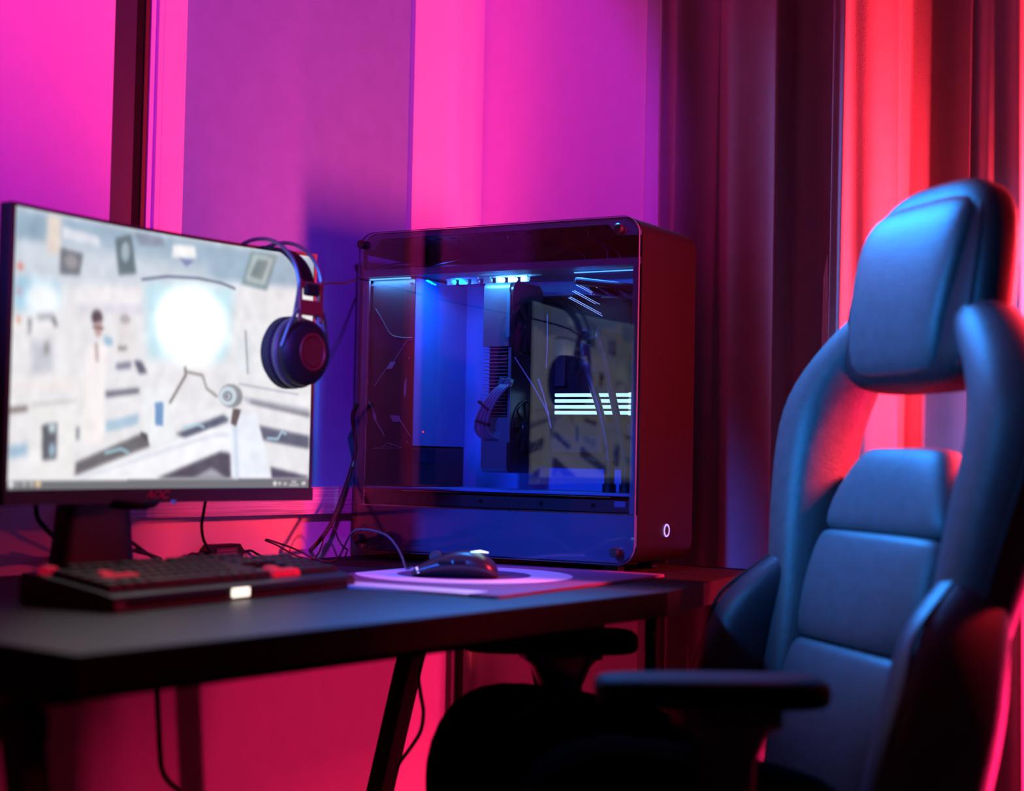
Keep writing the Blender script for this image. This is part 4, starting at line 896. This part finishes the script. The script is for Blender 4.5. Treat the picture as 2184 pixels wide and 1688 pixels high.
mb = MB(); mb.rings([[Vector((-.036+.012*math.cos(t)*k+.004*math.sin(2*t), .010*math.sin(t)*k, .0385-.002*abs(math.cos(t))+h)) for t in [2*PI*i/20 for i in range(20)]] for k, h in ((1, 0), (.9, .0012), (.5, .0018))]); mb.xform(Matrix.Translation((.0, .009, 0)) @ Matrix.Rotation(R(0), 4, 'X')); mb.build('lit_emblem', glow_b, ms, smooth=True)
mb = MB(); mb.box((.0515, .0285, .0105), (.003, .003, .0095), rot=Matrix.Rotation(R(22), 3, 'Y'), bevel=.001); mb.build('side_light', mat('dim_white_light', (.6, .6, .8), .4, emit=(.7, .65, 1), estr=.7), ms)
mb = MB(); mb.box((.012, .0300, .0225), (.020, .004, .006), bevel=.0015); mb.box((-.010, .0315, .0240), (.018, .004, .006), bevel=.0015); mb.build('side_buttons', matt_m, ms)

# ---------------------------------------------------------------- cables, each one a thing
def cable(name, pts, r, label, mt=cable_m, seg=8, cat='cable'):
    mb = MB(); mb.tube(pts, r, seg=seg, smooth=8); return tag(mb.build(name, mt, smooth=True), label, cat)
def wl(px_, py_, o): return on_plane(px_, py_, lw(0, o), LN)
cable('mouse_cable', [at_y(879, 1210, 2.30), at_y(866, 1213, 2.31), at_y(858, 1190, 2.33), at_y(845, 1165, 2.35), at_y(825, 1143, 2.36), at_y(795, 1132, 2.38), at_y(765, 1130, 2.40), at_y(748, 1140, 2.42), at_y(735, 1165, 2.44), at_y(722, 1190, 2.46)-Vector((0, 0, 0)), at_z(704, 1199, TOP+.003), at_z(672, 1192, TOP+.004), at_y(630, 1172, 2.56), at_y(597, 1160, 2.56), at_y(572, 1152, 2.55), at_y(568, 1154, 2.56), at_y(590, 1163, 2.57), at_y(620, 1180, 2.60), at_z(645, 1190, TOP+.003), at_z(672, 1189, TOP+.003), at_y(686, 1165, 2.63), at_y(694, 1135, 2.64), at_y(704, 1123, 2.65), at_y(714, 1130, 2.66), at_y(722, 1152, 2.67), at_y(734, 1168, 2.68), at_z(748, 1174, TOP+.003), at_z(768, 1166, TOP+.003)], .0016,
      'thin grey mouse cable looping up between the mouse and the computer case', mat('grey_cable_sleeve', (.07, .08, .10), .5))
cable('headset_cable', [at_y(668, 622, 2.22), at_y(684, 610, 2.25), at_y(702, 604, 2.32), at_y(735, 604, 2.48), at_y(752, 599, 2.6), at_y(770, 590, 2.72), at_y(800, 573, 2.74), at_y(850, 562, 2.75), at_y(880, 562, 2.76)], .0017, 'black headset cable running from the headset into the top of the computer case')
cable('mains_cable', [wl(764, 860, .09), wl(757, 872, .08), wl(752, 892, .07), wl(757, 930, .06), wl(759, 960, .05), wl(748, 1005, .06), wl(728, 1065, .07), wl(705, 1120, .08), wl(680, 1155, .07), at_z(655, 1180, TOP+.005), at_z(640, 1183, TOP+.005)], .0038, 'thick black cable hanging down the wall just left of the computer case')
cable('monitor_cable', [wl(438, 1070, .16), wl(434, 1095, .15), wl(430, 1120, .14), wl(433, 1148, .13), wl(441, 1165, .11), wl(450, 1178, .10)], .0024, 'black cable dropping from the monitor to the small cable box')
cable('monitor_cable', [wl(78, 1065, .12), wl(77, 1085, .12), wl(82, 1108, .11), wl(100, 1130, .11), wl(125, 1152, .10), wl(160, 1172, .08), wl(230, 1188, .07), at_z(300, 1200, TOP+.005)], .0036, 'thick black cable curving from the left of the monitor behind its stand')
cable('stand_cable', [wl(150, 1085, .10), wl(133, 1112, .10), wl(120, 1148, .10), wl(112, 1180, .09), at_z(110, 1200, TOP+.004)], .0033, 'black cable slanting down left of the monitor stand')
cable('stand_cable', [wl(205, 1085, .12), wl(222, 1108, .12), wl(250, 1135, .11), wl(285, 1160, .10), wl(315, 1182, .09), at_z(345, 1198, TOP+.004)], .0028, 'black cable slanting down right of the monitor stand')
cable('desk_cable', [wl(215, 1148, .12), wl(240, 1160, .11), wl(275, 1172, .10), wl(320, 1184, .09), at_z(352, 1196, TOP+.004), at_z(380, 1204, TOP+.004)], .0030, 'lower black cable lying behind the keyboard, right of the stand')
cable('desk_cable', [wl(225, 1190, .10), wl(262, 1186, .10), wl(290, 1172, .10), wl(300, 1174, .09), wl(330, 1190, .08)], .0022, 'thin crossing cable on the desk behind the keyboard')
u0_ = lw(0, -.0)
dC = at_z(335, 1462, TOP-TH-.01)
cable('hanging_cable', [at_y(334, 1400, 1.95), at_y(335, 1475, 1.95), at_y(338, 1540, 1.95), at_y(341, 1600, 1.96), at_y(345, 1640, 1.97), at_y(360, 1668, 1.99), at_y(388, 1692, 2.02), at_y(420, 1725, 2.06), at_y(435, 1800, 2.08), at_y(438, 2100, 2.08), at_z(440, 2440, .004), at_z(480, 2400, .004)], .0036, 'black cable hanging below the front of the desk')
cable('leg_cable', [at_y(905, 1395, 2.20), at_y(893, 1440, 2.205), at_y(897, 1480, 2.21), at_y(903, 1520, 2.215), at_y(897, 1560, 2.22), at_y(876, 1595, 2.225), at_y(856, 1622, 2.23), at_y(846, 1640, 2.235)], .0028, 'black cable bowing out from the slanted desk leg under the computer')
# cable box
hb = at_z(472, 1200, TOP+.0); hub = empty('cable_box', (hb.x, hb.y, TOP), R(54), 'small black cable box with a pale label on the desk behind the keyboard', 'cable box')
mb = MB(); mb.rings([[Vector((x, y, z)) for x, z in ((-.036, 0), (.036, 0), (.038, .02), (.030, .030), (-.030, .030), (-.038, .02))] for y in (-.012, .014)]); mb.build('box_body', blackpl_m, hub)
mb = MB(); mb.box((.0, -.0126, .015), (.046, .001, .018)); mb.build('box_label', mat('worn_label', (.10, .04, .07), .5), hub)
for k in range(3):
    mb = MB(); mb.box((.0, -.0133, .010+.005*k), (.034, .0006, .0012)); mb.build('label_print', mat('faint_red_print', (.3, .10, .14), .5), hub)
for sgn in (-1, 1):
    mb = MB(); mb.cyl((sgn*.037, 0, .015), (sgn*.052, 0, .015), .004, .003, seg=10); mb.tube([(sgn*.050, 0, .015), (sgn*.066, 0, .0165), (sgn*.078, -.004, .010), (sgn*.092, -.012, .003)], .0020, seg=8); mb.build('lead', cable_m, hub, smooth=True)
# ---------------------------------------------------------------- gaming chair
CR = Vector((.170, 2.055, 0)); CROT = math.atan2(-.959, .284)
CS = .94; CR0 = CR.copy(); CR = CP+(CR-CP)*CS     # a little nearer and smaller than first measured
chair = empty('gaming_chair', CR, CROT, 'black high backed gaming chair with an opening below the headrest', 'chair')
chair.scale = (CS, CS, CS); ZF = -CR.z/CS      # local height of the floor
# chair local: +x the side nearer the camera, -y the way the chair faces
inv = (Matrix.Translation(CR0) @ Matrix.Rotation(CROT, 4, 'Z')).inverted()
Bw = Vector((.458, 2.143, .664)); e_ = Vector((.19409751, .05837519, .97924384)); nn = Vector((-.93893699, -.2780585, .20268399)); aa = Vector((.284, -.959, 0))
R3i = inv.to_3x3(); B0 = inv @ Bw; EU = R3i @ aa; EW = R3i @ e_; ED = R3i @ nn; B0 = B0+EU*.04
def bk(u, w, d): return B0+EU*u+EW*w+ED*d
def bloft(rings_, n=28, ex=2.6):
    """rings of (u, w, d, half width, half depth[, tilt]) lofted along the back"""
    mb = MB(); out = []
    for r in rings_:
        u, w, d, hu, hd = r[:5]; tl = r[5] if len(r) > 5 else 0
        out.append([bk(u+a*math.cos(tl)-b_*math.sin(tl), w, d+a*math.sin(tl)+b_*math.cos(tl)) for a, b_ in sring(0, 0, hu, hd, n, ex)])
    return mb.rings(out)
def cap(rs, k=.35, dw=.012):
    """round off both ends of a loft"""
    a, b_ = rs[0], rs[-1]; s0 = 1 if rs[1][1] > a[1] else -1
    def mk(r, f, off): return (r[0], r[1]+off, r[2], r[3]*f, r[4]*f)+tuple(r[5:])
    def mk2(r, f, off): return (r[0], r[1]+off, r[2], max(r[3]-(1-f)*min(r[3], r[4]*1.4), .004), r[4]*f)+tuple(r[5:])
    return [mk2(a, k, -s0*dw), mk2(a, .75, -s0*dw*.65)]+rs+[mk2(b_, .75, s0*dw*.65), mk2(b_, k, s0*dw)]
def seam(pts, r=.0035):
    mb = MB(); mb.tube([bk(*p) for p in pts], r, seg=6, smooth=6); return mb
# headrest: outer hull and front cushion
hull = [(0, .372, -.012, .150, .036), (0, .42, -.010, .176, .046), (0, .47, -.006, .182, .048), (0, .53, -.004, .178, .046), (0, .59, -.004, .168, .044), (0, .625, -.006, .150, .040), (0, .650, -.008, .128, .034), (0, .666, -.010, .094, .026), (0, .673, -.010, .060, .016)]
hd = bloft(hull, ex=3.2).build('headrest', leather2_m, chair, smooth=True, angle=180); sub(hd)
cush = [(0, .390, .016, .085, .012), (0, .402, .022, .112, .022), (0, .46, .030, .122, .026), (0, .53, .032, .132, .026), (0, .59, .030, .134, .024), (0, .622, .024, .126, .020), (0, .642, .016, .098, .012)]
sub(bloft(cush, ex=3.4).build('headrest_cushion', leather_m, hd, smooth=True, angle=180))
for s in (1,):
    seam([(s*.150, .40, .022), (s*.160, .45, .026), (s*.158, .52, .027), (s*.146, .59, .025), (s*.120, .632, .017), (s*.075, .656, .006)], .0032).build('piping', piping_m, hd, smooth=True)
# wings
for s in (-1, 1):
    wg = [(s*.105, .500, -.008, .055, .034), (s*.150, .470, -.010, .060, .042), (s*.194, .430, -.012, .062, .052), (s*.232, .388, -.014, .062, .060), (s*.254, .345, -.015, .060, .062), (s*.257, .30, -.016, .059, .062), (s*.250, .24, -.016, .056, .060), (s*.238, .17, -.016, .053, .056), (s*.226, .10, -.018, .050, .050), (s*.214, .02, -.020, .046, .044), (s*.208, -.12, -.022, .044, .042)]
    sub(bloft(cap(wg, .5, .008), ex=2.4).build('back_wing', leather_m, chair, smooth=True, angle=180))
    edge = [(s*(abs(r[0])+r[3]*.93), r[1], r[2]+.020) for r in wg[3:9]]
    seam(edge, .0032).build('piping', piping_m, chair, smooth=True)
    bol = [(s*.225, .150, -.020, .030, .030), (s*.240, .105, .000, .042, .050), (s*.258, .050, .022, .050, .070), (s*.268, -.010, .024, .052, .074), (s*.270, -.070, .028, .052, .078), (s*.266, -.140, .028, .050, .078), (s*.258, -.200, .024, .046, .074)]
    sub(bloft(cap(bol, .4, .014), ex=2.3).build('side_bolster', leather3_m, chair, smooth=True, angle=180))
    seam([(s*(abs(r[0])+r[3]*.35), r[1], r[2]+r[4]*.92) for r in bol[:6]], .003).build('piping', piping_m, chair, smooth=True)
# opening rim, lower shell
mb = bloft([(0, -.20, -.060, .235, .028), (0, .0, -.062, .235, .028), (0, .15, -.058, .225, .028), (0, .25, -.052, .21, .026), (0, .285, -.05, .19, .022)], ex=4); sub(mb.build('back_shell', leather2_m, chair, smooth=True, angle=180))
# centre cushions with seams between
sub(bloft(cap([(0, .182, -.018, .162, .034), (0, .215, -.018, .155, .036), (0, .262, -.022, .128, .034), (0, .292, -.028, .110, .028)], .5, .008), ex=3.4).build('back_cushion', leather_m, chair, smooth=True, angle=180))
sub(bloft(cap([(0, .022, -.014, .172, .038), (0, .07, -.012, .171, .042), (0, .12, -.012, .168, .041), (0, .170, -.016, .163, .038)], .6, .006), ex=3.4).build('back_cushion', leather_m, chair, smooth=True, angle=180))
sub(bloft(cap([(0, -.20, -.005, .170, .042), (0, -.12, -.004, .170, .046), (0, -.05, -.006, .172, .045), (0, .010, -.012, .172, .041)], .6, .006), ex=3.4).build('back_cushion', leather_m, chair, smooth=True, angle=180))
# seat
def sloft(rs, n=28, ex=3.):
    mb = MB(); mb.rings([[Vector((x, y, z)) for x, z in sring(cx, cz, hx, hz, n, ex)] for y, cx, cz, hx, hz in rs]); return mb
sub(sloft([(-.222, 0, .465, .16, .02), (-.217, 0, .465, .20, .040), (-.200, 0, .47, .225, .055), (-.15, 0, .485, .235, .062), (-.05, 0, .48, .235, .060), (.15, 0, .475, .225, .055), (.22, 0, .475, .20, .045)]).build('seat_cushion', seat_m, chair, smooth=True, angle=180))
for s in (-1, 1):
    rs = [(-.228, s*.20, .465, .030, .030), (-.220, s*.20, .478, .055, .060), (-.195, s*.205, .498, .066, .085), (-.15, s*.21, .511, .068, .098), (-.09, s*.215, .513, .066, .096), (0, s*.22, .510, .062, .085), (.12, s*.22, .495, .056, .070), (.20, s*.21, .48, .045, .055)]
    sub(sloft(rs, ex=2.3).build('seat_bolster', seat_m, chair, smooth=True, angle=180))
# armrests
for s, dx in ((1, 0), (-1, 0)):
    ax = .298*s
    mb = MB(); pr = [Vector((0, 0, 0))]
    rg = [[Vector((x, y, z)) for x, z in sring(ax, .656, hx, hz, 20, 3.5)] for y, hx, hz in ((-.155, .018, .010), (-.150, .034, .016), (-.13, .042, .0195), (-.03, .046, .0200), (.07, .044, .0200), (.10, .040, .018), (.112, .030, .012))]
    mb.rings(rg); M_ = Matrix.Translation((ax, 0, .014 if s > 0 else 0)) @ Matrix.Rotation(R(-13*1), 4, 'Z') @ Matrix.Translation((-ax, 0, 0))
    mb.xform(M_); pad_ = mb.build('armrest', mat('armrest_pad', (.008, .006, .012), .7, bump=.2, spec=.06), chair, smooth=True, angle=60); sub(pad_)
    mb = MB(); mb.box((ax, -.005, .643 if s > 0 else .636), (.050, .12, .030 if s > 0 else .016), bevel=.004); mb.rings([[Vector((x, y, z)) for x, y in sring(ax, -.005, hx, hy, 16, 4)] for z, hx, hy in ((.50, .022, .030), (.59, .022, .032), (.618, .024, .045), (.634, .028, .062))]); mb.build('armrest_post', blackpl_m, chair, smooth=True, angle=50)
    mb = MB(); mb.rings([[Vector((x, y, z)) for x, y in sring(ax, -.005, hx, hy, 16, 4)] for z, hx, hy in ((.41, .028, .038), (.50, .030, .040), (.505, .026, .036))]); mb.box((ax*.62, -.005, .41), (abs(ax)*.76, .06, .014)); mb.build('armrest_sleeve', blackpl_m, chair, smooth=True, angle=50)
# hinge, gas lift, star base
mb = MB(); mb.box((0, -.02, .405), (.26, .30, .03), bevel=.005); mb.box((0, .19, .42), (.46, .06, .05), bevel=.008); mb.build('mechanism', metal_m, chair)
mb = MB(); mb.cyl((0, -.03, .06), (0, -.03, .39), .027, seg=24); mb.cyl((0, -.03, .06), (0, -.03, .20), .034, seg=24); mb.build('gas_lift', metal_m, chair, smooth=True)
for k in range(5):
    a = 2*PI*k/5+.3; dx, dy = math.cos(a), math.sin(a)
    mb = MB(); mb.bar((0, -.03, ZF+.120), (.29*dx, -.03+.29*dy, ZF+.085), .04, .03); lg = mb.build('base_arm', metal_m, chair)
    mb = MB(); cx, cy = .29*dx, -.03+.29*dy
    for t in (-1, 1): mb.cyl((cx-dy*.008*t, cy+dx*.008*t, ZF+.03), (cx-dy*.024*t, cy+dx*.024*t, ZF+.03), .029, seg=20)
    mb.cyl((cx, cy, ZF+.03), (cx, cy, ZF+.085), .008, seg=10); mb.build('caster', blackpl_m, lg, smooth=True)
